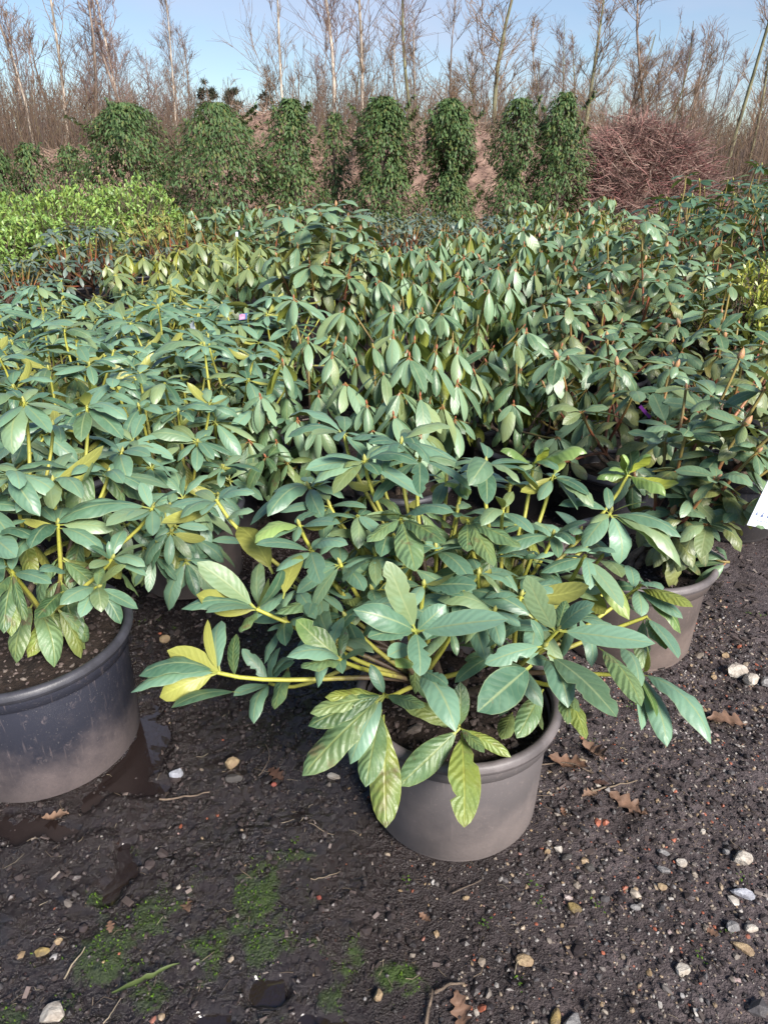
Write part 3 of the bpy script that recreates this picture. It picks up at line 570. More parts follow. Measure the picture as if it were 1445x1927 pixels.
# ------------------------------------------------------------------ leaf shapes
def leaf_template(rows, ratio, bend=0.6, fold=0.0, rev=0.0, wave=0.0, cols=4, obov=1.1, bites=(), twist=0.0, seed=0, cup=0.0, petiole=0.1, tip=0.0):
    r = random.Random(seed); v = np.linspace(0, 1, rows + 1); t = np.clip((v - petiole) / (1 - petiole), 0, 1)
    w = ratio * .93 / 2 * np.sin(math.pi * t ** obov) ** 0.58
    w = np.maximum(w, 0.012 * (v < .97)); w[-1] = 0.004
    th = bend * (v ** 1.3) + tip * np.clip(v - .6, 0, 1) ** 2; dv = 1 / rows
    y = np.concatenate([[0], np.cumsum(np.cos((th[1:] + th[:-1]) / 2) * dv)]); z = np.concatenate([[0], np.cumsum(-np.sin((th[1:] + th[:-1]) / 2) * dv)])
    u = np.linspace(-1, 1, cols + 1); V, UV = [], []
    for i in range(rows + 1):
        for c in u:
            ww = w[i]
            for (side, v0, dep, wid) in bites:
                if c * side > 0 and abs(v[i] - v0) < wid: ww = min(ww, w[i] * (1 - dep * (1 - (abs(v[i] - v0) / wid) ** 2) ** .5))
            wv = wave * math.sin(v[i] * 15 + seed + (1.7 if c > 0 else 0)) * abs(c) * w[i]
            zz = abs(c) * fold * w[i] - rev * abs(c) ** 3 * w[i] + wv + cup * (c * c) * w[i]
            x = c * ww; tw = twist * v[i]
            nzx, nzz = math.sin(th[i]), math.cos(th[i])
            px, pz = x * math.cos(tw) - zz * math.sin(tw), x * math.sin(tw) + zz * math.cos(tw)
            V.append((px, y[i] + pz * nzx, z[i] + pz * nzz)); UV.append((c / 2 + .5, v[i]))
    V = np.array(V); k = (rows) * (cols + 1) + cols // 2; tipv = V[k]
    a = math.atan2(tipv[2], tipv[1]); L = math.hypot(tipv[1], tipv[2]); ca, sa = math.cos(-a), math.sin(-a)
    V = np.stack([V[:, 0], (V[:, 1] * ca - V[:, 2] * sa), (V[:, 1] * sa + V[:, 2] * ca)], 1) / L
    n = cols + 1; i = np.arange(rows)[:, None] * n + np.arange(cols)[None]
    Q = np.stack([i, i + 1, i + n + 1, i + n], -1).reshape(-1, 4)
    return V, Q, np.array(UV)
VAR = {
    'a': dict(rows=9, bend=.75, fold=.16, rev=.20, seed=1), 'b': dict(rows=9, bend=1.2, fold=.05, rev=.35, wave=.14, seed=2), 'c': dict(rows=9, bend=.35, fold=.26, rev=.1, twist=.35, seed=3),
    'd': dict(rows=9, bend=.70, fold=.10, rev=.45, twist=-.3, seed=4), 'e': dict(rows=9, bend=1.5, fold=.12, rev=.40, wave=.16, seed=5), 'f': dict(rows=10, bend=.25, fold=.2, rev=.0, wave=.12, twist=.2, seed=6),
    'x1': dict(rows=22, bend=.5, fold=.12, rev=.1, seed=7, bites=((1, .55, .42, .045), (1, .66, .25, .03), (-1, .8, .35, .04))),
    'x2': dict(rows=22, bend=.7, fold=.08, rev=.2, seed=8, bites=((-1, .45, .6, .06), (-1, .58, .35, .035), (1, .80, .35, .05))),
    'x3': dict(rows=22, bend=.6, fold=.15, rev=.1, seed=9, bites=((1, .72, .5, .045), (1, .62, .25, .03), (-1, .35, .3, .04))),
    'k': dict(rows=12, bend=.3, fold=-.1, rev=.9, wave=.2, tip=9.0, seed=10), 'q': dict(rows=12, bend=.45, fold=-.05, rev=.30, wave=.22, cols=6, seed=12),
}
_lm = {}
def leaf_mesh(var, mat, ratio):
    key = (var, mat, ratio)
    if key not in _lm:
        V, Q, UV = leaf_template(ratio=ratio, **VAR[var]); _lm[key] = mesh_np('leaf', V, [Q], M[mat], True, uv=UV)
    return _lm[key]
def bud_mesh(mat, L, R):
    key = ('bud', mat, L, R)
    if key not in _lm:
        A = Acc(); t = np.array([0, .15, .4, .65, .85, 1]); A.add(*tube(np.stack([0 * t, 0 * t, t * L], 1), R * np.array([.55, .9, 1, .75, .4, .04]), 6)); _lm[key] = A.mesh('bud', M[mat])
    return _lm[key]

# ------------------------------------------------------------------ pots
def lathe(prof, sides, cap_bottom=False):
    prof = np.asarray(prof, float); n = len(prof); th = np.arange(sides) / sides * 2 * math.pi
    V = np.stack([prof[:, 0][:, None] * np.cos(th), prof[:, 0][:, None] * np.sin(th), np.broadcast_to(prof[:, 1][:, None], (n, sides))], -1).reshape(-1, 3)
    i = np.arange(n - 1)[:, None] * sides; j = np.arange(sides)[None]; j2 = (j + 1) % sides
    return V, np.stack([i + j, i + j2, i + sides + j2, i + sides + j], -1).reshape(-1, 4)
_pm = {}
def pot_meshes(R, r, h, mat, rim, seed=0):
    key = (R, r, h, mat, rim)
    if key not in _pm:
        V, Q = lathe([(0, .006), (r - .02, .006), (r - .012, 0), (r, .004), (r + .002, .03), (R - .024, h - .062), (R - .010, h - .056), (R - .007, h - .022)], 56)
        V2, Q2 = lathe([(R - .022, h - .03), (R - .03, .02), (r - .02, .012)], 56)[0:2]
        w = Acc(); w.add(V, Q); w.add(V2, Q2)
        t = np.linspace(0, 2 * math.pi, 11); cx, cz, a, b = R - .009, h - .012, .0125, .0155
        V, Q = lathe(np.stack([cx + a * np.cos(t), cz + b * np.sin(t)], 1), 72); rm = Acc(); rm.add(V, Q)
        rs = np.array([0, .12, .25, .38, .5, .62, .74, .86, 1.0]) * (R - .026); P = np.stack([rs, np.full(9, h - .055)], 1); V, Q = lathe(P, 44)
        V[:, 2] += (fbm(V[:, 0] * 30 + seed, V[:, 1] * 30, 71) - .5) * .030 + (fbm(V[:, 0] * 9 + seed, V[:, 1] * 9, 72) - .5) * .02
        so = Acc(); so.add(V, Q)
        _pm[key] = (w.mesh('pot', M[mat]), rm.mesh('rim', M[rim]), so.mesh('soil', M['soil']))
    return _pm[key]
def slot_box(w, hgt, d, mat):
    V = np.array([(x, y, z) for x in (-d, d) for y in (-w, w) for z in (0, hgt)]); Q = np.array([(0, 1, 3, 2), (4, 6, 7, 5), (0, 4, 5, 1), (2, 3, 7, 6), (0, 2, 6, 4), (1, 5, 7, 3)])
    return mesh_np('drain_slot', V, [Q], mat, False)
def make_pot(e, R, r, h, mat, rim, slots=(), seed=0):
    a, b, c = pot_meshes(R, r, h, mat, rim, seed); p = obj('pot', a, e); obj('rim', b, p); obj('soil', c, p)
    if R > .22:
        n = 650; q = np.sqrt(RNG.uniform(0, 1, n)) * (R - .035); a_ = RNG.uniform(0, 6.283, n); X_, Y_ = q * np.cos(a_), q * np.sin(a_)
        zf = lambda X, Y: h - .055 + (fbm(X * 30 + seed, Y * 30, 71) - .5) * .030 + (fbm(X * 9 + seed, Y * 9, 72) - .5) * .02
        tag(obj('soil_crumbs', rocks('soil_crumbs', X_, Y_, RNG.lognormal(math.log(.005), .45, n), M['chip'], .6, .3, zfun=zf), p), kind='stuff')
    for ang, w, z, hg in slots:
        rr = r + (R - .022 - r) * (z / (h - .055)) * .9 - .001
        s = obj('drain_slot', slot_box(w, hg, .004, M['hole']), p); s.location = (rr * math.cos(ang), rr * math.sin(ang), z); s.rotation_euler = (0, 0, ang)
    return p

# ------------------------------------------------------------------ rhododendrons
STY = {
    'y': dict(new='y_new', old='y_old', stem='stem_y', bud='bud_y', budL=.018, budR=.0052, len=(.132, .020), ratio=.325, el=(-34, 10), n=(8, 11), oldn=(4, 7), oldel=(-76, -34), drop=(.12, .19), vars='aabbcde', sr=.0052),
    'd': dict(new='d_new', old='d_old', stem='stem_d', bud='bud_d', budL=.020, budR=.0042, len=(.134, .022), ratio=.33, el=(-80, -30), n=(6, 12), oldn=(4, 7), oldel=(-78, -40), drop=(.10, .16), vars='adacd', sr=.0046),
    'r': dict(new='r_new', old='r_old', stem='stem_r', bud='bud_r', budL=.036, budR=.0105, len=(.122, .022), ratio=.42, el=(-55, 18), n=(6, 9), oldn=(3, 6), oldel=(-70, -15), drop=(.09, .15), vars='abcdef', sr=.0055),
}
STY['p'] = dict(STY['d'], new='p_new', old='d_old', stem='stem_y', bud='bud_y')
STY['t'] = dict(STY['r'], new='t_new', old='t_new', stem='stem_r', bud='bud_y', len=(.125, .015), ratio=.36, el=(-45, 0), budL=.024, budR=.006)
STY['s'] = dict(STY['r'], new='s_new', old='s_new', bud='bud_y', len=(.075, .01), ratio=.36, n=(7, 10), budL=.012, budR=.004)
STY['b'] = dict(STY['s'], new='b_new', old='s_new', len=(.06, .01))

def hermite(A, B, ta, tb, n=9):
    t = np.linspace(0, 1, n)[:, None]; h00 = 2 * t ** 3 - 3 * t ** 2 + 1; h10 = t ** 3 - 2 * t ** 2 + t; h01 = -2 * t ** 3 + 3 * t ** 2; h11 = t ** 3 - t ** 2
    return h00 * A + h10 * ta + h01 * B + h11 * tb

class Plant:
    def __init__(s, name, base, style, label, seed, pot=(.2, .165, .30), potmat='pot_dark', rim='rim_dark', joined=False, group='potted rhododendrons in the nursery bed', slots=()):
        s.r = random.Random(seed); s.S = STY[style]; s.base = np.array((base[0], base[1], gz(*base) if joined is False and base[1] < 6 else 0.0)); s.e = empty(name, s.base)
        tag(s.e, label, 'potted shrub', group); s.pot = pot; s.joined = joined; s.ls = s.r.uniform(.88, 1.14); s.de = s.r.uniform(-10, 8); s.soil = pot[2] - .05
        s.potobj = make_pot(s.e, *pot, potmat, rim, slots, seed); s.whorls = []; s.J = {}; s.stemJ = Acc(); s.branchJ = Acc(); s.extra = []
    def add_leaf(s, stem, p, d, n, L, ratio, mat, var, wsc=1.0):
        F_ = frames(np.array([d]), np.array([n]))[0]; Mx = F_ * np.array((L * wsc, L, L))
        if s.joined: s.J.setdefault((mat, ratio), []).append((Mx, np.asarray(p))); return
        o = bpy.data.objects.new('leaf', leaf_mesh(var, mat, ratio)); COL.objects.link(o); o.parent = stem
        m = Matrix([[*Mx[0], p[0]], [*Mx[1], p[1]], [*Mx[2], p[2]], [0, 0, 0, 1]]); o.matrix_basis = m
    def whorl(s, tip, axis=None, leaves=None, n=None, old=True, L=None, el=None, mats=None, bud=None, vars=None, az=None, oldL=None, stemlen=None, sc=1.0):
        s.whorls.append(dict(tip=np.asarray(tip, float) - s.base, axis=axis, leaves=leaves, n=n, old=old, L=L, el=el, mats=mats, bud=bud, vars=vars, az=az, oldL=oldL, sc=sc))
    def dome(s, n, R, top, low=0, skew=(0, 0), cx=0., cy=0.):
        r = s.r; ph = r.uniform(0, 6.28)
        for i in range(n):
            rr = math.sqrt((i + .5) / n); a = ph + i * 2.39996
            z = s.soil + (top - s.soil) * (1 - .42 * rr ** 2) * r.uniform(.76, 1.09)
            x, y = cx + rr * R * math.cos(a) * r.uniform(.85, 1.1), cy + rr * R * math.sin(a) * r.uniform(.85, 1.1)
            s.whorl(np.array((x, y, z)) + s.base, axis=nrm((x / R * .75, y / R * .75, 1)))
        for i in range(low):
            a = ph + i * 6.283 / low + r.uniform(-.3, .3); rr = R * r.uniform(.75, 1.1); z = s.soil + (top - s.soil) * r.uniform(.22, .5)
            x, y = cx + rr * math.cos(a), cy + rr * math.sin(a); s.whorl(np.array((x, y, z)) + s.base, axis=nrm((math.cos(a), math.sin(a), .6)))
    def build(s):
        S, r = s.S, s.r; root = np.array((0, 0, s.soil - .01)); top = max(w['tip'][2] for w in s.whorls); Hh = top - s.soil
        # woody limbs, clustered by azimuth
        K = 5 if len(s.whorls) > 9 else 3
        pts = np.array([w['tip'] for w in s.whorls]); cen = pts[:, :2].mean(0)
        az = np.arctan2(pts[:, 1], pts[:, 0]); order = np.argsort(az); groups = np.array_split(order, K); limb = {}
        for gi, g in enumerate(groups):
            if not len(g): continue
            c = pts[g].mean(0); end = np.array((c[0] * .42, c[1] * .42, s.soil + (c[2] - s.soil) * .34)); a0 = gi * 6.28 / K
            st = root + np.array((math.cos(a0), math.sin(a0), 0)) * .018
            P = hermite(st, end, np.array((c[0] * .15, c[1] * .15, .12)), (end - st) * .9, 8); P[1:-1] += np.array([[r.gauss(0, .006), r.gauss(0, .006), 0] for _ in range(6)])
            V, Q = tube(P, np.linspace(.0125, .0075, 8), 7)
            if s.joined: s.branchJ.add(V, Q)
            else: A = Acc(); A.add(V, Q); obj('branch', A.mesh('branch', M['bark']), s.e)
            for i in g: limb[i] = (P[-1], nrm(P[-1] - P[-2]), P)
        for i, w in enumerate(s.whorls):
            tip = w['tip']; ax = nrm(w['axis']) if w['axis'] is not None else nrm((tip[0] * .5, tip[1] * .5, max(.15, tip[2] - s.soil)))
            A0, ad, LP = limb[i]
            if np.linalg.norm(tip - A0) > np.linalg.norm(tip - LP[4]) * 1.05: A0 = LP[4]; ad = nrm(LP[5] - LP[4])
            dist = np.linalg.norm(tip - A0); P = hermite(A0, tip, ad * dist * .7, ax * dist * .9, 11)
            V, Q = tube(P, np.linspace(S['sr'] * 1.25, S['sr'] * .8, 11), 6); age = np.repeat(np.linspace(max(.05, .72 - dist * 2.0), 1, 11), 6)
            if s.joined: s.stemJ.add(V, Q, age=age); stem = None
            else: A = Acc(); A.add(V, Q, age=age); stem = obj('stem', A.mesh('stem', M[S['stem']]), s.e)
            bud = w['bud'] if w['bud'] is not None else (r.random() < .65); sc = w['sc']
            if bud:
                big = S['bud'] == 'bud_r' and r.random() < .5; bl, brd = S['budL'] * (1 if big or S['bud'] != 'bud_r' else .55), S['budR'] * (1 if big or S['bud'] != 'bud_r' else .6)
                bm = bud_mesh(S['bud'], bl, brd)
                if s.joined:
                    if s.joined != 'far': s.extra.append((tip, ax, bl, brd))
                else:
                    b_ = bpy.data.objects.new('bud', bm); COL.objects.link(b_); b_.parent = stem; b_.location = tip - ax * .002; b_.rotation_euler = Vector(ax).to_track_quat('Z', 'Y').to_euler()
            newm = (w['mats'] or (S['new'], S['old']))[0]; oldm = (w['mats'] or (S['new'], S['old']))[1]
            if w['leaves']:
                for lf in w['leaves']:
                    (lx, ly), o = lf[0], (lf[1] if len(lf) > 1 else {})
                    bp = tip + s.base - ax * o.get('back', r.uniform(.0, .012))
                    if 'base' in o: bp = atY(o['base'][0], o['base'][1], bp[1] + o.get('bdy', 0))
                    L = o.get('L', (w['L'] or S['len'][0])); rd = nrm(ray(lx, ly)); oc = np.array((0, 0, CH)) - bp; bq = np.dot(rd, oc); cq = np.dot(oc, oc) - L * L; disc = bq * bq - cq
                    if disc < 0: t = -bq
                    else: t = -bq + (1 if o.get('far') else -1) * math.sqrt(disc) * o.get('k', 1.0)
                    tp = np.array((0, 0, CH)) + rd * t; d = tp - bp; L2 = np.linalg.norm(d)
                    up = np.array(o.get('up', ax * .5 + np.array((0, 0, 1.0)) + np.array((0, -.25, 0))))
                    if o.get('flip'): up = np.array((0, .9, -.35)) if o['flip'] is True else np.array(o['flip'])
                    rat = o.get('r', S['ratio'] / .80) * .80; m_ = o.get('m', newm)
                    s.add_leaf(stem, bp - s.base, d, up, L2, S['ratio'], m_, o.get('v', r.choice(w['vars'] or S['vars']) if m_ != 'y_sick' and 'old' not in m_ else 'q'), rat / S['ratio'])
            n = w['n'] if w['n'] is not None else (0 if w['leaves'] else r.randint(*S['n']))
            a0 = r.uniform(0, 6.28) if w['az'] is None else w['az']
            e1 = nrm(np.cross(ax, (0.3, .2, 1) if abs(ax[2]) < .9 else (1, 0, 0))); e2 = np.cross(ax, e1)
            def ring(p, n, elr, Lm, mat, a0, vset):
                for j in range(n):
                    a = a0 + j * 2.39996 + r.uniform(-.2, .2); h = math.cos(a) * e1 + math.sin(a) * e2; el = math.radians(r.uniform(*elr) + s.de)
                    hz = nrm((h[0], h[1], h[2] * .6)); d = hz * math.cos(el) + np.array((0, 0, 1)) * math.sin(el) + ax * .05
                    up = np.array((0, 0, 1.0)) * .8 + ax * .5 + np.array((r.gauss(0, .30), r.gauss(0, .30), 0))
                    if mat[0] == 'y' and r.random() < .06: up = -up + np.array((0, .5, 0)); d = d + np.array((0, 0, .5))
                    mat_ = 'y_sick' if mat == 'y_old' and r.random() < .16 else mat; L = r.gauss(Lm, S['len'][1]) * sc * s.ls * (.68 if r.random() < .22 else 1)
                    s.add_leaf(stem, p + ax * r.uniform(-.012, .004), d, up, max(.045, L), S['ratio'], mat_, r.choice(vset), r.uniform(.85, 1.15))
            if n: ring(tip, n, w['el'] or S['el'], w['L'] or S['len'][0], newm, a0, list(w['vars'] or S['vars']) + (['x1', 'x3'] if r.random() < .3 else []))
            if w['old']:
                dr = r.uniform(*S['drop']); L_acc = 0; k = len(P) - 1
                while k > 1 and L_acc < dr: L_acc += np.linalg.norm(P[k] - P[k - 1]); k -= 1
                ring(P[k], r.randint(*S['oldn']), S['oldel'], (w['oldL'] or S['len'][0]) * 1.02, oldm, r.uniform(0, 6.28), ['b', 'e', 'q', 'd'])
        if s.joined:
            for (mat, ratio), lst in s.J.items():
                TV, TQ, UV = leaf_template(rows=4, cols=2, ratio=ratio, bend=.6, fold=.14, seed=1); n = len(lst); Mx = np.array([l[0] for l in lst]); P = np.array([l[1] for l in lst])
                tag(obj('foliage', mesh_np('foliage', place(TV, Mx, P), [rep(TQ, len(TV), n)], M[mat], True, uv=np.tile(UV, (n, 1))), s.e), kind='stuff')
            obj('stems', s.stemJ.mesh('stems', M[S['stem']]), s.e); obj('branches', s.branchJ.mesh('branches', M['bark']), s.e)
            if s.extra:
                A = Acc(); t = np.array([0, .4, .75, 1])
                for tip, ax, bl, brd in s.extra: A.add(*tube(tip + np.outer(t * bl, ax), brd * np.array([.6, 1, .6, .05]), 5))
                tag(obj('buds', A.mesh('buds', M[S['bud']]), s.e), kind='stuff')
        KIDS[s.e.name] = [c for c in COL.objects if c.parent is s.e] if s.joined else []
        return s.e

# ---- front plant in the grey pot: shoots set where the photo shows them
P = Plant('potted_rhododendron', POTS['hero'], 'y', 'large rhododendron with chewed leaves in the grey-brown pot at front centre', 3, (.238, .199, .337), 'pot_grey', 'rim_tan', slots=())
LH = .158
def hw(x, y, Y, leaves=None, **k):
    k.setdefault('L', LH); P.whorl(atY(x, y, Y), leaves=leaves, **k)
f_ = dict(flip=True); o_ = dict(m='y_old', r=.40, v='q'); s_ = dict(m='y_sick', r=.40, v='q')
# low left shoot with upturned yellow undersides
hw(410, 1266, 1.13, [((315, 1224), dict(flip=(.1, .9, -.3), L=.105, r=.62)), ((391, 1166), dict(flip=(-.9, .5, 0), L=.115, r=.30)), ((262, 1272), dict(L=.15)), ((247, 1303), dict(L=.17, r=.3)), ((301, 1312), dict(flip=(.15, .9, -.4), L=.125, r=.46)), ((323, 1332), dict(base=(450, 1303), L=.15)), ((445, 1193), dict(base=(443, 1278), L=.095, m='y_old', v='a', far=1)), ((417, 1168), dict(L=.13, far=1))], axis=(-.9, .1, .25), old=False, bud=False)
hw(482, 1146, 1.27, [((371, 1058), dict(L=.16, r=.46, up=(-.35, -.1, 1))), ((490, 1058), dict(L=.125, far=1, k=.5)), ((370, 1119), dict(flip=(0, .6, -.6), L=.15)), ((342, 1146), dict(L=.165, r=.34)), ((388, 1153), dict(L=.14)), ((398, 1148), dict(flip=(0, .7, -.7), L=.11, r=.3)), ((506, 1088), dict(flip=(.7, .6, 0), L=.08, r=.4)), ((533, 1066), dict(L=.13, up=(.8, -.4, .6))), ((448, 991), dict(base=(514, 1080), bdy=.08, flip=(0, 1, 0), L=.15, r=.50)), ((567, 1044), dict(base=(533, 1127), flip=(-.5, .9, 0), L=.13)), ((452, 1190), dict(L=.09, m='y_old'))], axis=(-.75, -.2, .6), old=False, bud=False)
hw(506, 1285, 1.30, [((456, 1221), dict(L=.10, v='x2')), ((528, 1218), dict(L=.10)), ((555, 1245), dict(L=.10)), ((517, 1335), dict(base=(545, 1252), L=.125, m='y_old')), ((478, 1362), dict(L=.12)), ((440, 1310), dict(L=.12)), ((560, 1235), dict(L=.1))], axis=(-.8, .2, .5), old=False, bud=False)
hw(638, 1240, 1.12, [((558, 1166), dict(L=.12, r=.52, m='y_pale', v='x3', up=(.3, -.9, .4))), ((540, 1236), dict(L=.14)), ((567, 1257), dict(L=.13, m='y_old')), ((690, 1225), dict(L=.08)), ((650, 1180), dict(L=.07, m='y_old', far=1))], axis=(-.55, -.3, .7), old=False)
hw(723, 1307, 1.09, [((612, 1312), dict(L=.11, **s_)), ((626, 1332), dict(L=.10, **o_)), ((580, 1366), dict(L=.14, **o_)), ((584, 1342), dict(L=.13, **o_)), ((569, 1460), dict(L=.175, m='y_old', r=.40, v='q')), ((659, 1438), dict(L=.13)), ((688, 1481), dict(base=(718, 1335), L=.16, m='y_old', r=.44, v='q')), ((720, 1524), dict(base=(722, 1345), L=.175, m='y_sick', r=.36, v='q')), ((726, 1558), dict(base=(724, 1365), L=.175, bdy=-.03, m='y_sick', r=.44, v='q')), ((697, 1250), dict(L=.07, r=.5)), ((800, 1330), dict(L=.1, **o_))], axis=(-.2, -.5, .8), old=False, bud=False)
hw(782, 1187, 1.04, [((727, 1056), dict(L=.15, r=.42, v='x1', up=(.1, -.9, .5))), ((665, 1147), dict(L=.135, r=.44, up=(0, -.7, .8))), ((956, 1166), dict(L=.178, r=.40, up=(0, -.6, .9))), ((839, 1138), dict(L=.075, r=.62, up=(0, -.8, .6))), ((790, 1272), dict(L=.105, r=.54, v='x2', up=(.2, -.8, .5))), ((729, 1235), dict(L=.075, r=.6, base=(775, 1215))), ((692, 1199), dict(L=.1, r=.5, v='x3')), ((857, 1377), dict(base=(788, 1268), L=.155, r=.44, up=(.3, -.7, .6))), ((842, 1290), dict(base=(788, 1262), L=.09, v='x2')), ((745, 1255), dict(base=(780, 1252), L=.09, m='y_pale', r=.5))], axis=(.15, -.45, .85), old=False)
hw(797, 1100, 1.20, [((897, 1102), dict(L=.125, r=.46, v='x2', up=(0, -.6, .9))), ((872, 1121), dict(L=.10, v='x1')), ((718, 1106), dict(L=.10, v='x3', far=1)), ((860, 1075), dict(L=.09, flip=(0, .3, -1))), ((770, 1150), dict(L=.09))], axis=(0, -.2, 1), old=True)
hw(866, 1370, 1.10, [((750, 1479), dict(L=.16, m='y_old', r=.46, v='q', up=(0, -.75, .8))), ((873, 1557), dict(L=.195, base=(868, 1378), m='y_sick', r=.44, v='x3', up=(0, -1, .2))), ((961, 1425), dict(L=.115, m='y_sick', r=.30, v='d')), ((866, 1283), dict(L=.10, r=.5, m='y_old', v='a')), ((911, 1416), dict(L=.08, **o_)), ((752, 1316), dict(L=.14, far=1, **o_)), ((943, 1391), dict(L=.12, base=(964, 1340), bdy=.08, **o_)), ((800, 1340), dict(L=.1, far=1, m='y_old'))], axis=(.1, -.5, .7), old=False, bud=False)
hw(1023, 1215, 1.08, [((912, 1249), dict(L=.12, r=.44, v='x2', up=(0, -.5, 1))), ((898, 1339), dict(L=.165, r=.56, v='f', base=(1000, 1252), bdy=-.02, up=(-.2, -.75, .7))), ((1159, 1349), dict(L=.19, r=.44, v='x1', base=(1032, 1232), up=(.3, -.7, .7))), ((1068, 1332), dict(L=.125, r=.5, base=(1024, 1240))), ((998, 1166), dict(L=.06, r=.5)), ((972, 1389), dict(L=.13, m='y_old', v='q', r=.46, base=(1022, 1297), bdy=.06))], axis=(.35, -.45, .75), old=False)
hw(1050, 1185, 1.13, [((991, 1083), dict(L=.15, r=.44, v='x1', up=(-.4, -.8, .4))), ((1232, 1211), dict(L=.18, r=.34, up=(0, -.75, .7))), ((1118, 1135), dict(L=.10, r=.6)), ((1065, 1130), dict(L=.09, m='y_old', far=1)), ((940, 1180), dict(L=.12, far=1))], axis=(.4, -.2, .8), old=True)
hw(1101, 1044, 1.38, [((1017, 1078), dict(L=.125)), ((1171, 1145), dict(L=.155, r=.46)), ((1183, 1166), dict(L=.15, m='y_pale')), ((1158, 1040), dict(L=.09)), ((1137, 1155), dict(L=.10, base=(1090, 1098), flip=(.2, .6, -.5), r=.55)), ((1060, 1050), dict(L=.08, far=1)), ((1110, 1110), dict(L=.1))], axis=(.3, -.1, 1), old=True)
hw(1198, 1107, 1.40, [((1182, 1064), dict(L=.10, r=.5, far=1)), ((1206, 1160), dict(L=.085, r=.6)), ((1284, 1164), dict(L=.125)), ((1280, 1192), dict(L=.13, m='y_pale')), ((1246, 1110), dict(L=.09, r=.66)), ((1303, 1142), dict(L=.14, m='y_sick', v='d'))], axis=(.6, 0, .7), old=False)
hw(1218, 1160, 1.30, [((1275, 1239), dict(L=.14, r=.5)), ((1252, 1222), dict(L=.11, m='y_old', r=.5)), ((1206, 1260), dict(L=.12, m='y_old'))], axis=(.7, -.2, .5), old=False, bud=False)
hw(1209, 1268, 1.16, [((1337, 1400), dict(L=.19, r=.36, up=(.4, -.6, .7))), ((1254, 1405), dict(L=.16, r=.40)), ((1206, 1374), dict(L=.13, r=.34)), ((1235, 1349), dict(L=.12, m='y_pale', r=.3)), ((1256, 1353), dict(L=.11, m='y_old')), ((1189, 1258), dict(L=.08, r=.44)), ((1206, 1329), dict(L=.16, base=(1126, 1218), bdy=-.04, r=.40, m='y_old', v='d')), ((1200, 1300), dict(L=.15, base=(1160, 1215), r=.34)), ((1215, 1215), dict(L=.1, r=.45, m='y_old', v='a'))], axis=(.8, -.3, .35), old=False, bud=False)
hw(1062, 1290, 1.14, [((1102, 1391), dict(L=.125, **s_)), ((1068, 1363), dict(L=.10, **o_)), ((1088, 1340), dict(L=.10, **o_))], axis=(.6, -.4, .5), old=False, bud=False)
# back shoots
hw(407, 940, 1.48, [((320, 955), dict(L=.115)), ((480, 928), dict(L=.11, v='b')), ((304, 985), dict(L=.15, flip=(0, .5, -.8))), ((478, 962), dict(L=.10, base=(424, 985))), ((370, 925), dict(L=.1, far=1)), ((340, 975), dict(L=.12)), ((448, 915), dict(L=.1, far=1)), ((380, 970), dict(L=.09))], axis=(-.35, 0, 1), old=False)
hw(563, 987, 1.40, [((497, 1018), dict(L=.12)), ((480, 1022), dict(L=.14, m='y_pale')), ((632, 975), dict(L=.11, flip=(0, .4, -1))), ((640, 985), dict(L=.12)), ((555, 1020), dict(L=.07)), ((600, 1000), dict(L=.07, far=1))], axis=(-.2, -.1, 1), old=True, oldL=.15)
hw(585, 1034, 1.33, [((482, 1025), dict(L=.14)), ((604, 1098), dict(L=.12, r=.52, v='x1', up=(0, -.9, .4))), ((655, 1025), dict(L=.12)), ((520, 1075), dict(L=.13)), ((610, 1010), dict(L=.09, far=1)), ((517, 1155), dict(L=.155, base=(636, 1130), m='y_old', r=.42, v='d')), ((600, 1195), dict(L=.12, base=(633, 1135), m='y_old', r=.5)), ((690, 1135), dict(L=.09, base=(640, 1130), m='y_old')), ((690, 1075), dict(L=.11, base=(645, 1120), m='y_old'))], axis=(-.3, -.1, .9), old=False)
hw(686, 866, 1.50, [((575, 884), dict(L=.15)), ((612, 857), dict(L=.12)), ((714, 894), dict(L=.08, r=.55)), ((788, 873), dict(L=.15, r=.34)), ((627, 930), dict(L=.13)), ((796, 938), dict(L=.17)), ((722, 838), dict(L=.09, far=1)), ((592, 908), dict(L=.14)), ((648, 880), dict(L=.08)), ((760, 850), dict(L=.12, far=1))], axis=(-.05, 0, 1), old=True, oldL=.16)
hw(581, 916, 1.58, None, n=9, axis=(-.4, .2, 1)); hw(647, 816, 1.66, None, n=9, axis=(-.1, .2, 1)); hw(755, 832, 1.62, None, n=8, axis=(.1, .2, 1)); hw(790, 862, 1.55, None, n=8, axis=(.2, .1, 1)); hw(672, 970, 1.44, None, n=8, axis=(-.1, 0, 1), L=.13)
hw(755, 975, 1.38, [((781, 1075), dict(L=.16, r=.5, **{'m': 'y_old', 'v': 'q'})), ((838, 1023), dict(L=.15, m='y_old', r=.42, v='q')), ((854, 964), dict(L=.15)), ((819, 1042), dict(L=.15, far=1, **o_)), ((690, 1020), dict(L=.12, **o_)), ((725, 960), dict(L=.1, m='y_old', far=1))], axis=(0, 0, 1), old=False, bud=False)
hw(913, 870, 1.54, None, n=9, axis=(.1, .1, 1)); hw(1004, 870, 1.64, [((941, 849), dict(L=.11, m='y_pale', v='k', r=.5)), ((1032, 845), dict(L=.08, m='y_pale', v='k', r=.5)), ((1104, 853), dict(L=.14, m='y_pale', v='k', r=.5)), ((945, 875), dict(L=.10, m='y_pale')), ((975, 890), dict(L=.09)), ((1050, 885), dict(L=.1))], axis=(.1, .2, 1))
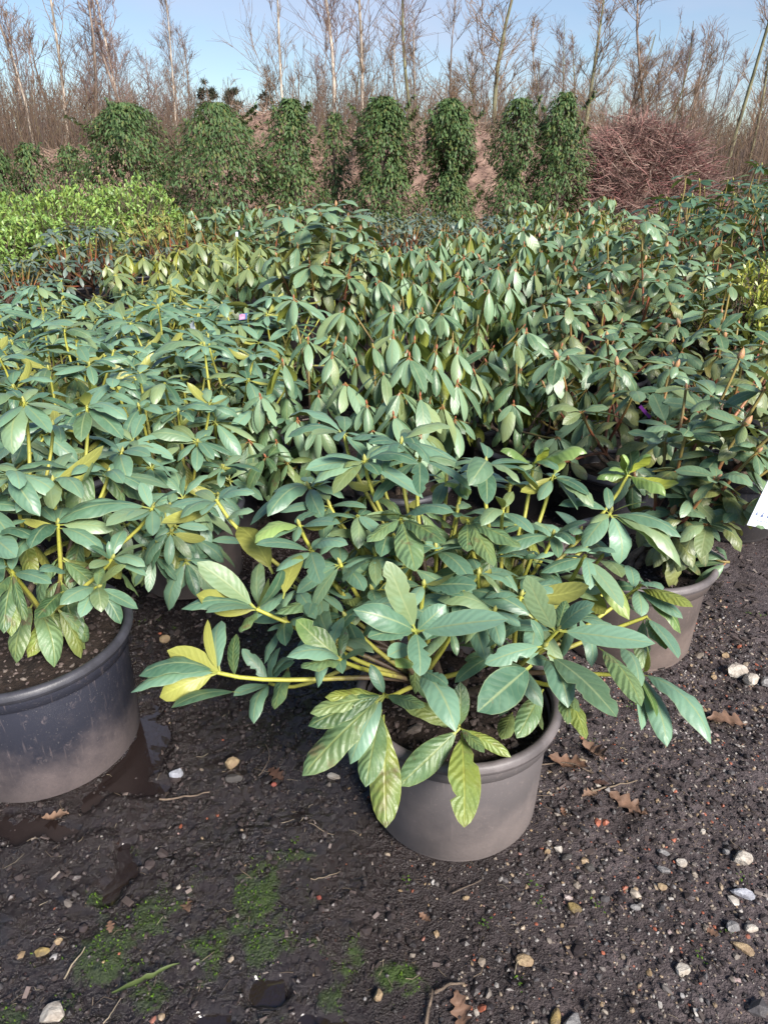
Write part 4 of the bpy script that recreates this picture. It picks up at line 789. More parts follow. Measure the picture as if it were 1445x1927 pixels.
hw(1041, 894, 1.58, [((1013, 942), dict(L=.085, r=.5)), ((1107, 932), dict(L=.12)), ((1116, 955), dict(L=.14)), ((979, 926), dict(L=.10, flip=(0, .4, -.9))), ((1062, 868), dict(L=.07, far=1, m='y_pale')), ((1092, 905), dict(L=.1, far=1))], axis=(.15, .1, 1), n=3)
hw(946, 958, 1.46, [((1004, 1005), dict(L=.11)), ((905, 990), dict(L=.11)), ((965, 925), dict(L=.08, far=1)), ((935, 935), dict(L=.08))], axis=(.05, 0, 1)); hw(1040, 1006, 1.42, [((934, 1042), dict(L=.14)), ((1104, 982), dict(L=.10)), ((1005, 985), dict(L=.08)), ((1080, 1025), dict(L=.1)), ((1050, 1050), dict(L=.09))], axis=(.1, -.1, 1), oldL=.15)
hw(880, 978, 1.44, [((879, 1038), dict(L=.10, r=.56, m='y_old')), ((930, 1065), dict(L=.15, **o_)), ((845, 1040), dict(L=.15, far=1, **o_)), ((980, 1030), dict(L=.15, **o_))], axis=(.1, 0, 1), old=True, bud=False)
hw(1148, 964, 1.52, [((1095, 1030), dict(L=.12, r=.55)), ((1165, 1062), dict(L=.12, r=.6)), ((1281, 1011), dict(L=.16)), ((1281, 1068), dict(L=.185, r=.32)), ((1216, 945), dict(L=.10)), ((1051, 951), dict(L=.13)), ((1141, 917), dict(L=.08, far=1)), ((1110, 985), dict(L=.12, r=.3)), ((1255, 1055), dict(L=.14, m='y_pale', r=.3))], axis=(.25, .1, 1), old=False)
hw(1181, 893, 1.58, [((1170, 856), dict(L=.075, m='y_pale', v='k', r=.6)), ((1224, 858), dict(L=.09, m='y_pale', v='k', r=.7)), ((1251, 934), dict(L=.12, m='y_pale', v='k', r=.44)), ((1277, 909), dict(L=.12, m='y_pale', flip=(0, .5, -1))), ((1122, 902), dict(L=.08, m='y_pale', v='k')), ((1145, 885), dict(L=.07, m='y_pale'))], axis=(.3, .1, 1), old=False)
hw(868, 905, 1.60, [((835, 915), dict(L=.06, m='y_pale', v='k')), ((880, 935), dict(L=.08, m='y_pale', v='k')), ((905, 900), dict(L=.08))], axis=(0, .1, 1), old=False)
for x, y, Y in ((620, 950, 1.52), (720, 905, 1.62), (840, 900, 1.66), (640, 1060, 1.34), (730, 1010, 1.42), (960, 910, 1.68), (1090, 1000, 1.55), (900, 1080, 1.28), (980, 1120, 1.26), (850, 1180, 1.18), (650, 1160, 1.24), (940, 1230, 1.16), (1140, 1110, 1.42), (700, 1110, 1.30), (820, 1030, 1.40), (1000, 1050, 1.40), (760, 1140, 1.24), (880, 1130, 1.24), (600, 1100, 1.36), (540, 1170, 1.30), (1060, 1110, 1.32), (660, 1010, 1.46), (860, 960, 1.55), (1130, 1050, 1.50), (980, 985, 1.56), (705, 1040, 1.36), (930, 1150, 1.20), (820, 1120, 1.26), (625, 1210, 1.18), (560, 1110, 1.34), (1010, 1160, 1.20), (770, 1060, 1.34), (1085, 1160, 1.24)):
    hw(x, y, Y, None, n=7, L=.118, old=y < 1020, bud=True)
P.build()

# ---- left plant in the big black pot
P = Plant('potted_rhododendron', POTS['left'], 'y', 'large yellow-stemmed rhododendron in the big black pot at the left edge', 5, (.262, .212, .375), 'pot_black', 'rim_dark', slots=((-1.02, .017, .012, .034), (-1.42, .017, .008, .034), (-.55, .014, .012, .03), (-2.1, .017, .01, .034)))
hw(186, 1104, 1.38, [((113, 1138), dict(L=.105, r=.5)), ((191, 1152), dict(L=.085, r=.56)), ((228, 1174), dict(L=.10, r=.46)), ((260, 1146), dict(L=.105, r=.5)), ((152, 1162), dict(L=.09, r=.5)), ((238, 1064), dict(L=.10, m='y_old', v='a')), ((69, 1164), dict(L=.115, base=(120, 1112), m='y_old', r=.46)), ((75, 1075), dict(L=.12, base=(125, 1088))), ((190, 1065), dict(L=.08, m='y_old', far=1))], axis=(.7, -.3, .5), old=False)
hw(212, 1050, 1.46, [((169, 1028), dict(L=.07, r=.5)), ((235, 998), dict(L=.09, r=.46, far=1)), ((205, 1018), dict(L=.05)), ((274, 1066), dict(L=.11)), ((169, 1070), dict(L=.075, r=.56)), ((274, 1026), dict(L=.10)), ((277, 1084), dict(L=.11, r=.3))], axis=(.5, -.1, .8), old=True)
hw(22, 1074, 1.34, [((8, 1192), dict(L=.135, m='y_old', r=.40, v='q')), ((22, 1198), dict(L=.135, m='y_sick', r=.36, v='q', base=(32, 1085))), ((50, 1170), dict(L=.13, m='y_old', r=.22)), ((-40, 1150), dict(L=.13, m='y_old')), ((98, 1098), dict(L=.13, r=.34)), ((-30, 1080), dict(L=.1)), ((30, 1040), dict(L=.09, far=1))], axis=(0, -.3, .7), old=False, bud=False)
hw(45, 756, 1.74, [((25, 855), dict(L=.16, r=.48)), ((96, 815), dict(L=.15)), ((-20, 770), dict(L=.16)), ((140, 785), dict(L=.17, r=.3)), ((20, 738), dict(L=.1, far=1)), ((100, 745), dict(L=.12, far=1)), ((-10, 810), dict(L=.14)), ((70, 735), dict(L=.11, far=1))], axis=(0, 0, 1), old=True, oldL=.16)
hw(164, 764, 1.78, [((153, 832), dict(L=.13, r=.46)), ((232, 826), dict(L=.16)), ((100, 740), dict(L=.13)), ((240, 790), dict(L=.15)), ((160, 738), dict(L=.08, r=.5)), ((205, 770), dict(L=.1)), ((120, 790), dict(L=.12))], axis=(.05, .1, 1), old=True, oldL=.16)
hw(288, 955, 1.62, [((288, 1008), dict(L=.10, r=.5)), ((265, 908), dict(L=.09, r=.46, far=1)), ((335, 925), dict(L=.11)), ((105, 985), dict(L=.21, r=.34)), ((200, 990), dict(L=.16)), ((240, 980), dict(L=.12)), ((350, 975), dict(L=.12))], axis=(.4, .1, .9), old=True)
for x, y, Y in ((100, 905, 1.60), (20, 890, 1.55), (-60, 800, 1.7), (205, 890, 1.72), (-40, 950, 1.5), (100, 800, 1.85), (-70, 900, 1.6), (230, 850, 1.85), (110, 985, 1.52), (-20, 1010, 1.45)): hw(x, y, Y, None, axis=None, L=.135)
P.build()

# ---- right plant in the tan pot
P = Plant('potted_rhododendron', POTS['right'], 'r', 'red-stemmed rhododendron in the tan pot behind the front pot, at the right edge', 8, (.246, .208, .33), 'pot_tan', 'rim_tan', slots=((-1.25, .012, .01, .022),))
hd = Acc(); hd.add(*lathe([(0, 0), (.03, 0), (.034, .006), (.03, .012), (0, .012)], 20)); h_ = obj('handle', hd.mesh('handle', M['rim_tan']), P.potobj); h_.location = (.236, -.04, .308); h_.scale = (1.3, 1.6, 1)
for x, y, Y, ax in ((1391, 675, 2.12, (.2, .1, 1)), (1436, 735, 1.98, (.35, 0, 1)), (1340, 745, 2.05, (.1, 0, 1)), (1290, 820, 1.98, (.1, -.1, 1)), (1425, 850, 1.85, (.5, -.2, .8)), (1350, 900, 1.82, (.3, -.3, .8)), (1470, 660, 2.2, (.4, 0, 1)), (1230, 900, 2.05, (-.1, 0, 1)), (1470, 800, 1.95, (.6, 0, .8)), (1290, 730, 2.25, (0, .2, 1)), (1250, 830, 2.1, (-.2, 0, 1)), (1400, 800, 1.9, (.4, -.2, 1)), (1440, 930, 1.84, (.6, -.3, .8)), (1395, 960, 1.82, (.5, -.4, .7)), (1300, 935, 1.88, (.2, -.3, .9)), (1330, 985, 1.82, (.3, -.4, .8)), (1450, 880, 1.9, (.6, -.1, .8)), (1265, 965, 1.9, (0, -.3, .9)), (1360, 850, 1.95, (.2, -.1, 1)), (1320, 870, 2.0, (.1, 0, 1))):
    P.whorl(atY(x, y, Y), axis=ax, L=.112)
P.whorl(atY(1372, 1058, 1.86), axis=(.9, -.2, .2), leaves=[((1275, 1045), dict(L=.10)), ((1305, 1110), dict(L=.10, r=.4)), ((1300, 1065), dict(L=.09, r=.3)), ((1345, 1030), dict(L=.07))], L=.1, old=False, bud=False)
P.build()

# ---- rhododendrons of the bed, near rows: own stems and leaves
def bed(name, base, style, label, seed, n, R, top, low=3, potmat='pot_dark', **k):
    p = Plant(name, base, style, label, seed, (.2, .165, .30), potmat, k.pop('rim', 'rim_dark'), **k); p.dome(n, R, top, low); p.build(); return p.e
G = 'potted_rhododendron'
P = Plant(G, (-.74, 2.33), 'y', 'yellow-stemmed rhododendron in the brownish pot just behind the big black pot', 21, (.222, .182, .31), 'pot_tan', 'rim_dark')
for x, y, Y in ((345, 938, 1.92), (372, 832, 2.08), (336, 775, 2.2), (262, 765, 2.15), (262, 706, 2.3), (285, 880, 1.98), (330, 990, 1.82), (250, 830, 2.0), (420, 880, 2.1), (395, 760, 2.3), (310, 720, 2.35), (215, 720, 2.25)): P.whorl(atY(x, y, Y), L=.125)
for x, y, Y in ((300, 1010, 1.84), (345, 1030, 1.86), (270, 1030, 1.8)): P.whorl(atY(x, y, Y), axis=(.1, -.6, .5), mats=('y_old', 'y_sick'), el=(-75, -45), n=6, L=.115, old=False, bud=False)
for x, y, Y in ((235, 985, 1.86), (375, 960, 1.95), (410, 930, 2.05), (360, 1010, 1.88), (320, 950, 1.86), (290, 1045, 1.79), (350, 1055, 1.80), (392, 1020, 1.9), (322, 1000, 1.78)): P.whorl(atY(x, y, Y), axis=(.2, -.5, .7), el=(-70, -25), L=.12)
P.build()
left = [(-.66, 3.92), (-1.47, 2.08), (-2.02, 2.62), (-1.28, 2.66), (-.72, 2.72), (-2.35, 3.32), (-1.62, 3.28), (-.98, 3.36), (-2.75, 4.02), (-2.0, 3.98), (-1.3, 4.05)]
lln = ['low yellow-stemmed rhododendron beside the pink picture label', 'yellow-stemmed rhododendron behind the big black pot, cut by the left edge', 'yellow-stemmed rhododendron at the left edge, third from the front', 'yellow-stemmed rhododendron in the left bed, second row, right of the left-edge plant', 'yellow-stemmed rhododendron in the left bed beside the drooping-leaved plants', 'yellow-stemmed rhododendron at the left edge of the third row', 'yellow-stemmed rhododendron in the middle of the third row on the left', 'yellow-stemmed rhododendron at the right end of the third row on the left', 'yellow-stemmed rhododendron at the left edge of the fourth row', 'yellow-stemmed rhododendron in the middle of the fourth row on the left', 'yellow-stemmed rhododendron near the end of the fourth row on the left']
for i, (b, l) in enumerate(zip(left, lln)): bed(G, b, 'y', l, 30 + i, 17, .41, (.80, .86, .76, .83)[i % 4], 4)
P = Plant(G, (.07, 2.58), 'd', 'drooping-leaved rhododendron with red buds directly behind the front plant', 50, (.2, .165, .30), 'pot_dark')
for x, y, Y in ((753, 735, 2.28), (740, 628, 2.58), (740, 582, 2.78), (784, 592, 2.72), (818, 690, 2.42), (821, 656, 2.55), (701, 646, 2.55), (832, 762, 2.3), (793, 815, 2.2), (690, 760, 2.3), (860, 720, 2.5), (770, 670, 2.4), (700, 810, 2.2), (650, 720, 2.4), (720, 700, 2.38), (790, 745, 2.3), (855, 790, 2.35), (670, 680, 2.6), (780, 640, 2.65), (860, 660, 2.65), (740, 780, 2.22)): P.whorl(atY(x, y, Y), L=.128)
P.build()
P = Plant(G, (-.36, 2.92), 'd', 'sparse drooping-leaved rhododendron left of the plant behind the front pot', 51, (.2, .165, .30), 'pot_dark')
for x, y, Y in ((553, 562, 2.95), (532, 681, 2.62), (625, 668, 2.62), (490, 745, 2.5), (647, 585, 3.0), (600, 740, 2.5), (560, 790, 2.5), (520, 830, 2.45), (470, 830, 2.5), (580, 640, 2.85), (600, 800, 2.4), (650, 640, 2.8)): P.whorl(atY(x, y, Y), L=.132)
for x, y, Y in ((500, 860, 2.35), (430, 870, 2.45), (540, 870, 2.4)): P.whorl(atY(x, y, Y), mats=('d_old', 'd_old'), el=(-50, 10), axis=(-.2, -.3, .8), L=.11)
P.build()
mid = [((.62, 3.0), .78, 'drooping-leaved rhododendron right of the plant behind the front pot'), ((.30, 3.45), .95, 'drooping-leaved rhododendron in the second middle row'), ((.62, 4.05), .96, 'drooping-leaved rhododendron in the third middle row, left of the tall red-stemmed ones'), ((.05, 4.2), .92, 'drooping-leaved rhododendron just right of the tall dark-stemmed plant')]
for i, (b, t, l) in enumerate(mid): bed(G, b, 'd', l, 60 + i, 14, .38, t, 4)
P = Plant(G, (-.40, 4.55), 'r', 'tall dark-stemmed rhododendron rising above its neighbours at centre left', 70, (.2, .165, .30), 'pot_dark')
for x, y, Y in ((605, 402, 4.5), (632, 388, 4.6), (540, 408, 4.4), (678, 432, 4.5), (560, 462, 4.3), (520, 480, 4.3), (590, 440, 4.6), (585, 500, 4.2), (640, 470, 4.4), (690, 490, 4.5), (610, 495, 4.3), (655, 520, 4.2), (530, 520, 4.4), (655, 405, 4.55), (575, 425, 4.4), (665, 460, 4.4), (625, 430, 4.3)): P.whorl(atY(x, y, Y), L=.14)
P.build()
right = [((1.50, 2.74), .84, 'red-stemmed rhododendron at the right edge behind the white label'), ((.98, 2.72), .80, 'red-stemmed rhododendron with two fat orange buds right of the middle bed'), ((1.62, 3.25), .92, 'red-stemmed rhododendron in the second row by the right edge'), ((1.02, 3.5), .92, 'red-stemmed rhododendron with orange buds in the third row on the right'), ((1.72, 3.95), .95, 'red-stemmed rhododendron left of the yellow variegated shrub'), ((1.38, 4.15), 1.12, 'tall red-stemmed rhododendron topped by an orange bud in the fourth row'), ((1.72, 4.75), 1.15, 'tall red-stemmed rhododendron before the dark green ones on the right')]
for i, (b, t, l) in enumerate(right): bed(G, b, 'r', l, 80 + i, 13, .42, t, 5)

# ---- farther plants: joined foliage, prototypes copied with their parts
def far_proto(style, base, label, seed, n, R, top, group): return bed(G, base, style, label, seed, int(n * 1.45), R * 1.05, top, 5, joined='far' if style in 'sb' else 'mid', group=group)
def far_set(style, n, R, top, spots, labels, group, seed):
    protos = []
    for i, (x, y, sc) in enumerate(spots):
        l = labels[i] if i < len(labels) else labels[-1]
        if i < 2: e = far_proto(style, (x, y), l, seed + i, n, R, top, group); protos.append(e)
        else: e = copy_tree(protos[i % 2]); e.location = (x, y, 0); tag(e, l)
        e.scale = (sc, sc, sc); e.rotation_euler = (0, 0, i * 2.1)
far_set('y', 14, .42, .80, [(-2.95, 4.75, .88), (-2.2, 4.7, .94), (-1.5, 4.75, .98)], ['yellow-stemmed rhododendron at the left edge of the fifth row', 'yellow-stemmed rhododendron in the middle of the fifth row on the left', 'yellow-stemmed rhododendron in the fifth row left of the tall dark-stemmed plant'], 'yellow-stemmed rhododendrons of the back left bed', 200)
far_set('p', 15, .42, .88, [(-1.75, 5.5, 1), (-1.05, 5.55, 1.02), (-1.4, 6.2, 1.02), (-.75, 6.1, 1.0), (-.3, 6.9, .98)], ['pale yellowish drooping rhododendron left of the tall dark-stemmed plant, front row left', 'pale yellowish drooping rhododendron nearest the tall dark-stemmed plant', 'pale yellowish drooping rhododendron behind the front pair', 'pale yellowish drooping rhododendron behind the tall dark-stemmed plant', 'pale yellowish drooping rhododendron farthest back behind the tall dark-stemmed plant'], 'pale drooping rhododendrons', 210)
far_set('d', 15, .42, .95, [(.25, 5.0, 1), (.95, 4.85, 1), (.60, 5.6, 1), (1.25, 5.6, 1.02), (.35, 6.3, .95), (1.0, 6.35, 1.02), (1.65, 6.3, 1.02), (1.35, 7.1, 1.05), (2.0, 7.0, 1.05), (.75, 7.1, 1.0)],
        ['drooping-leaved rhododendron right of the tall dark-stemmed plant, fifth row', 'drooping-leaved rhododendron left of the tall red-stemmed ones, fifth row', 'drooping-leaved rhododendron at centre, second behind the tall dark-stemmed one on its right', 'drooping-leaved rhododendron in the sixth row left of the tall orange-budded ones', 'drooping-leaved rhododendron at centre in front of the low dark ones', 'drooping-leaved rhododendron below the pinched evergreen column', 'drooping-leaved rhododendron below the paired evergreens, nearer one', 'drooping-leaved rhododendron below the rightmost evergreen column, left one', 'drooping-leaved rhododendron below the rightmost evergreen column, beside the dark green ones', 'drooping-leaved rhododendron right beside the low dark ones at centre'], 'drooping rhododendrons of the far middle rows', 220)
far_set('r', 15, .44, 1.08, [(1.15, 5.35, 1.04), (2.3, 5.15, 1.0), (-1.55, 7.1, .98), (-.95, 7.15, 1.0), (-.45, 7.3, .96)], ['tall orange-budded rhododendron behind the fourth row on the right', 'tall orange-budded rhododendron beside the yellow variegated shrub', 'grey-green budded rhododendron in front of the wide evergreen column', 'grey-green budded rhododendron left of the tall dark-stemmed top', 'grey-green budded rhododendron behind the tall dark-stemmed plant'], 'budded rhododendrons of the far rows', 240)
far_set('t', 18, .50, 1.30, [(2.35, 5.75, 1.0), (3.1, 5.55, 1.02), (2.85, 6.4, 1.06), (3.65, 6.3, 1.06), (4.3, 6.6, 1.08), (3.5, 7.2, 1.08)], ['tall dark green rhododendron nearest the brush pile', 'tall dark green rhododendron above the yellow shrub at the right edge', 'tall dark green rhododendron just behind the one nearest the brush pile', 'tall dark green rhododendron at the right edge, behind the yellow shrub', 'tall dark green rhododendron farthest right, cut by the edge', 'tall dark green rhododendron farthest back on the right'], 'tall dark green rhododendrons', 260)
far_set('s', 46, .46, .80, [(-2.5, 6.3, 1.2), (-3.0, 5.8, .98), (.15, 8.3, 1.1), (.75, 8.5, 1.08), (-.2, 9.2, 1.1), (.5, 9.4, 1.1), (1.3, 8.6, 1.1)], ['low dark slate-green bush in front of the light green shrubs', 'low dark slate-green bush nearest the left edge', 'low dark rhododendron in front of the dense central evergreen column, left one', 'low dark rhododendron in front of the dense central evergreen column, right one', 'low dark rhododendron close to the foot of the slender evergreen', 'low dark rhododendron close to the foot of the dense central evergreen', 'low dark rhododendron below the gap between the paired evergreens'], 'low dark rhododendrons', 280)
far_set('b', 46, .46, .86, [(-2.0, 6.9, 1.2), (2.4, 8.1, 1.05)], ['bronze-yellow bush right of the light green shrubs', 'bronze-yellow bush in the far rows on the right'], 'bronze bushes', 300)
far_set('d', 14, .44, .98, [(-2.6, 9.4, 1), (-1.7, 9.2, 1), (2.4, 9.0, 1), (3.3, 8.6, 1.05), (1.9, 9.9, 1.05), (-1.0, 9.0, 1.0), (2.9, 10.2, 1.1), (4.2, 8.3, 1.15)], ['drooping rhododendron at the back of the bed, below the wide evergreen', 'drooping rhododendron at the back of the bed, beside the compost gap', 'small rhododendron in the last row below the paired evergreens', 'small rhododendron in the last row at the foot of the brush pile', 'small rhododendron in the last row between paired evergreens and brush pile', 'small rhododendron in the last row below the pointed evergreen column', 'small rhododendron farthest back before the brush pile', 'small rhododendron in the last row behind the dark green ones'], 'rhododendrons of the last row', 320)

# ------------------------------------------------------------------ light green shrubs, gold shrub
def shrub(name, base, R, h, nshoot, mat, label, seed, group=None, L=.062, cat='shrub'):
    r = np.random.default_rng(seed); h = h * .9 if mat == 'lime' else h; e = empty(name, (base[0], base[1], 0)); tag(e, label, cat, group)
    make_pot(e, .2, .165, .30, 'pot_dark', 'rim_dark', (), seed)
    d = r.normal(size=(nshoot, 3)); d[:, 2] = np.abs(d[:, 2]) * 1.0 - .25; d /= np.linalg.norm(d, axis=1)[:, None]
    lump = .50 + 1.0 * fbm(d[:, 0] * 3.0 + seed, d[:, 1] * 2.2 + d[:, 2] * 1.7, seed, 2)
    P_ = d * (R, R, (h - .45) * .62) * (lump * r.uniform(.55, 1.02, nshoot) ** .45)[:, None] + (0, 0, .42 + (h - .45) * .42)
    V, Q = twigs(np.tile([[0, 0, .25]], (nshoot, 1)) + r.normal(0, .03, (nshoot, 3)), P_, .006, .003, .08, 3, 3); obj('stems', mesh_np('stems', V, [Q], M['bark']), e)
    k = 10; ax = d * .55 + (0, 0, .9); ax /= np.linalg.norm(ax, axis=1)[:, None]; n = nshoot * k
    A = np.repeat(ax, k, 0); D = A * r.uniform(.25, 1.0, (n, 1)) + r.normal(0, .55, (n, 3)); U = A + r.normal(0, .3, (n, 3)); s = r.uniform(.7, 1.2, n) * L
    Mx = frames(D, U) * np.stack([s, s, s], 1)[:, None, :]
    TV, TQ, UV = leaf_template(rows=3, cols=2, ratio=.42, bend=.4, fold=.2, obov=1.5)
    PP = np.repeat(P_, k, 0) + A * r.uniform(-.07, .02, (n, 1))
    tag(obj('foliage', mesh_np('foliage', place(TV, Mx, PP), [rep(TQ, len(TV), n)], M[mat], True, uv=np.tile(UV, (n, 1))), e), kind='stuff'); return e
lg = [((-3.62, 6.75), .58, 1.08, 'bright light green shrub at the left edge, nearest of its row'), ((-3.15, 7.45), .60, 1.20, 'bright light green shrub behind the dark slate bushes'), ((-4.25, 7.6), .62, 1.22, 'bright light green shrub at the left edge behind the nearest one'), ((-3.65, 8.3), .62, 1.27, 'bright light green shrub at the back of its row, second from the left'), ((-2.75, 8.25), .50, 1.32, 'bright light green shrub at the right end of its row'), ((-3.3, 9.2), .60, 1.32, 'bright light green shrub farthest back before the wide evergreen'), ((-4.9, 8.8), .6, 1.27, 'bright light green shrub farthest back at the left edge')]
for i, (b, R, h, l) in enumerate(lg): shrub('light_green_shrub', b, R, h, 420, 'lime', l, 400 + i, 'light green shrubs', .056)
shrub('variegated_shrub', (2.05, 3.85), .36, .92, 380, 'gold', 'yellow variegated shrub at the right edge', 420, 'yellow variegated shrubs', .040)
shrub('variegated_shrub', (2.5, 4.5), .40, .98, 240, 'gold', 'yellow variegated shrub cut by the right edge, behind the other one', 421, 'yellow variegated shrubs', .040)

# ------------------------------------------------------------------ leafy evergreen columns
def column(px, Y, h, R, label, seed, waist=0.0, dens=1.0, lean=0.0, arch=False):
    r = np.random.default_rng(seed); x = (px - W / 2) / F * (Y * CP + (CH - 1.2) * SP); R *= 1.12; h *= .85; e = empty('evergreen_column', (x, Y, 0)); tag(e, label, 'evergreen', 'leafy evergreen columns')
    n = int(8600 * dens * (h / 3) * max(.6, R / .5)); z = r.uniform(.03, 1, n) ** .95
    prof = np.clip(np.sin(math.pi * np.clip(z * .90 + .09, 0, 1) ** (.62 + .3 * ((seed * 7) % 5) / 5)) ** .55, .10, 1) * (.72 + .6 * fbm(z * 5 + seed * 3.1, np.cos(a0_ := r.uniform(0, 6.283, n)) * .8 + 4, seed + 9, 2)) * (1 - waist * np.exp(-((z - .52) / .11) ** 2)) * (.8 + .25 * z)
    a = a0_; ra = r.uniform(0, 1, n) ** .45
    lump = (.55 + .9 * fbm(np.cos(a) * 1.8 + z * 7 + seed, np.sin(a) * 1.8 + z * 4, seed, 3)) * np.where(r.uniform(0, 1, n) < .06, 1.25, 1)
    keep = r.uniform(0, 1, n) < np.clip((fbm(np.cos(a) * 2 + seed, z * 9 + np.sin(a) * 2, seed + 5, 2) - .22) * 2.6, .06, 1)
    if arch: keep &= ~((np.abs(np.cos(a) * ra) < .55) & (z < .62) & (z > .2) & (np.sin(a) < .5) & (r.uniform(0, 1, n) < .6))
    nsp = 16; sa = r.uniform(0, 6.283, nsp); sz = r.uniform(.3, .93, nsp); si = r.integers(0, nsp, n); spr = r.uniform(0, 1, n) < .05; st_ = r.uniform(0, 1, n)   # stray shoots
    a = np.where(spr, sa[si], a); z = np.where(spr, sz[si] + st_ * .09, z); keep = keep | spr
    rr = np.where(spr, R * (.60 + .34 * st_) * (1 - .55 * np.clip(sz[si] - .7, 0, 1)), R * prof * lump * ra); P_ = np.stack([rr * np.cos(a) + lean * z * h, rr * np.sin(a), z * h], 1)[keep]; n = len(P_); a = a[keep]
    D = np.stack([np.cos(a) * .75, np.sin(a) * .75, -r.uniform(.15, 1.5, n)], 1) + r.normal(0, .35, (n, 3)); U = np.stack([np.cos(a) * .6, np.sin(a) * .6, np.ones(n)], 1) + r.normal(0, .3, (n, 3))
    s = r.uniform(.055, .10, n); Mx = frames(D, U) * np.stack([s * 1.05, s, s], 1)[:, None, :]
    TV, TQ, UV = leaf_template(rows=3, cols=2, ratio=.33, bend=.7, fold=.2)
    tag(obj('foliage', mesh_np('foliage', place(TV, Mx, P_), [rep(TQ, len(TV), n)], M['laurel'], True, uv=np.tile(UV, (n, 1))), e), kind='stuff')
    t = np.linspace(0, 1, 7); A = Acc(); A.add(*tube(np.stack([lean * t * h + .03 * np.sin(t * 7), .03 * np.cos(t * 5), t * h * .95], 1), .030 * (1 - t) + .006, 6)); obj('trunk', A.mesh('trunk', M['alder']), e)
    m = 90; i = r.integers(0, n, m); q = P_[i]; p0 = np.stack([lean * q[:, 2], 0 * q[:, 0], np.maximum(.05, q[:, 2] - r.uniform(.1, .5, m))], 1)
    V, Q = twigs(p0, q, .010, .004, .06, 2, 3); obj('branches', mesh_np('branches', V, [Q], M['alder']), e)
cols = [(-5, 15, 2.05, .52, 'short evergreen column cut by the left edge', 0, 1), (62, 15, 2.05, .42, 'short evergreen column, second from the left edge', 0, 1), (135, 15.2, 2.0, .42, 'short evergreen column, third from the left edge', 0, .85),
        (250, 14.2, 2.75, 1.0, 'wide evergreen with thin middle and brownish gaps, left of centre', 0, 1.3), (415, 13.6, 2.72, .86, 'widest evergreen with long drooping leaves', 0, 1.35), (552, 13.6, 2.78, .58, 'pointed evergreen column right of the widest one', .1, 1.2), (632, 14.2, 2.58, .36, 'slender thin evergreen between two thicker columns', .15, .75),
        (722, 13.2, 2.78, .58, 'dense round-topped evergreen column at centre', .30, 1.75), (845, 13.2, 2.75, .56, 'round-topped evergreen column pinched below its head', .48, 1.75), (968, 13.4, 2.78, .52, 'evergreen column with a gap under its head, left of a joined pair', .42, 1.3), (1050, 13.2, 2.85, .54, 'rightmost evergreen column beside the brush pile', .12, 1.4)]
for i, (px, Y, h, R, l, w, d) in enumerate(cols): column(px, Y, h, R, l, 500 + i, w, d, arch=(i == 3))

# ------------------------------------------------------------------ stones, fallen leaves, sticks
bm_ = bmesh.new(); bmesh.ops.create_icosphere(bm_, subdivisions=2, radius=1.0); SV = np.array([v.co[:] for v in bm_.verts]); ST = np.array([[v.index for v in f.verts] for f in bm_.faces]); bm_.free()
def stone(px, py, w, mat, label, asp=.7, hgt=.55, rot=0.0, seed=0, lift=0.0):
    r = np.random.default_rng(seed + int(px)); c = atZ(px, py, w * .25); z0 = gz(c[0], c[1]); V = SV.copy()
    for _ in range(9):                                   # facets: clip by random planes
        nrm_ = nrm(r.normal(size=3)); k = r.uniform(.55, .9); dd = V @ nrm_; V -= np.clip(dd - k, 0, None)[:, None] * nrm_
    V *= np.array((w / 2, w / 2 * asp, w / 2 * hgt)) * (1 + r.normal(0, .025, (len(V), 1)))
    ca, sa = math.cos(rot), math.sin(rot); V = np.stack([V[:, 0] * ca - V[:, 1] * sa, V[:, 0] * sa + V[:, 1] * ca, V[:, 2]], 1)
    o = obj('stone', mesh_np('stone', V, [ST], M['stone'][mat], False), loc=(c[0], c[1], z0 + lift - V[:, 2].min() * .72)); tag(o, label, 'stone', 'stones on the soil')
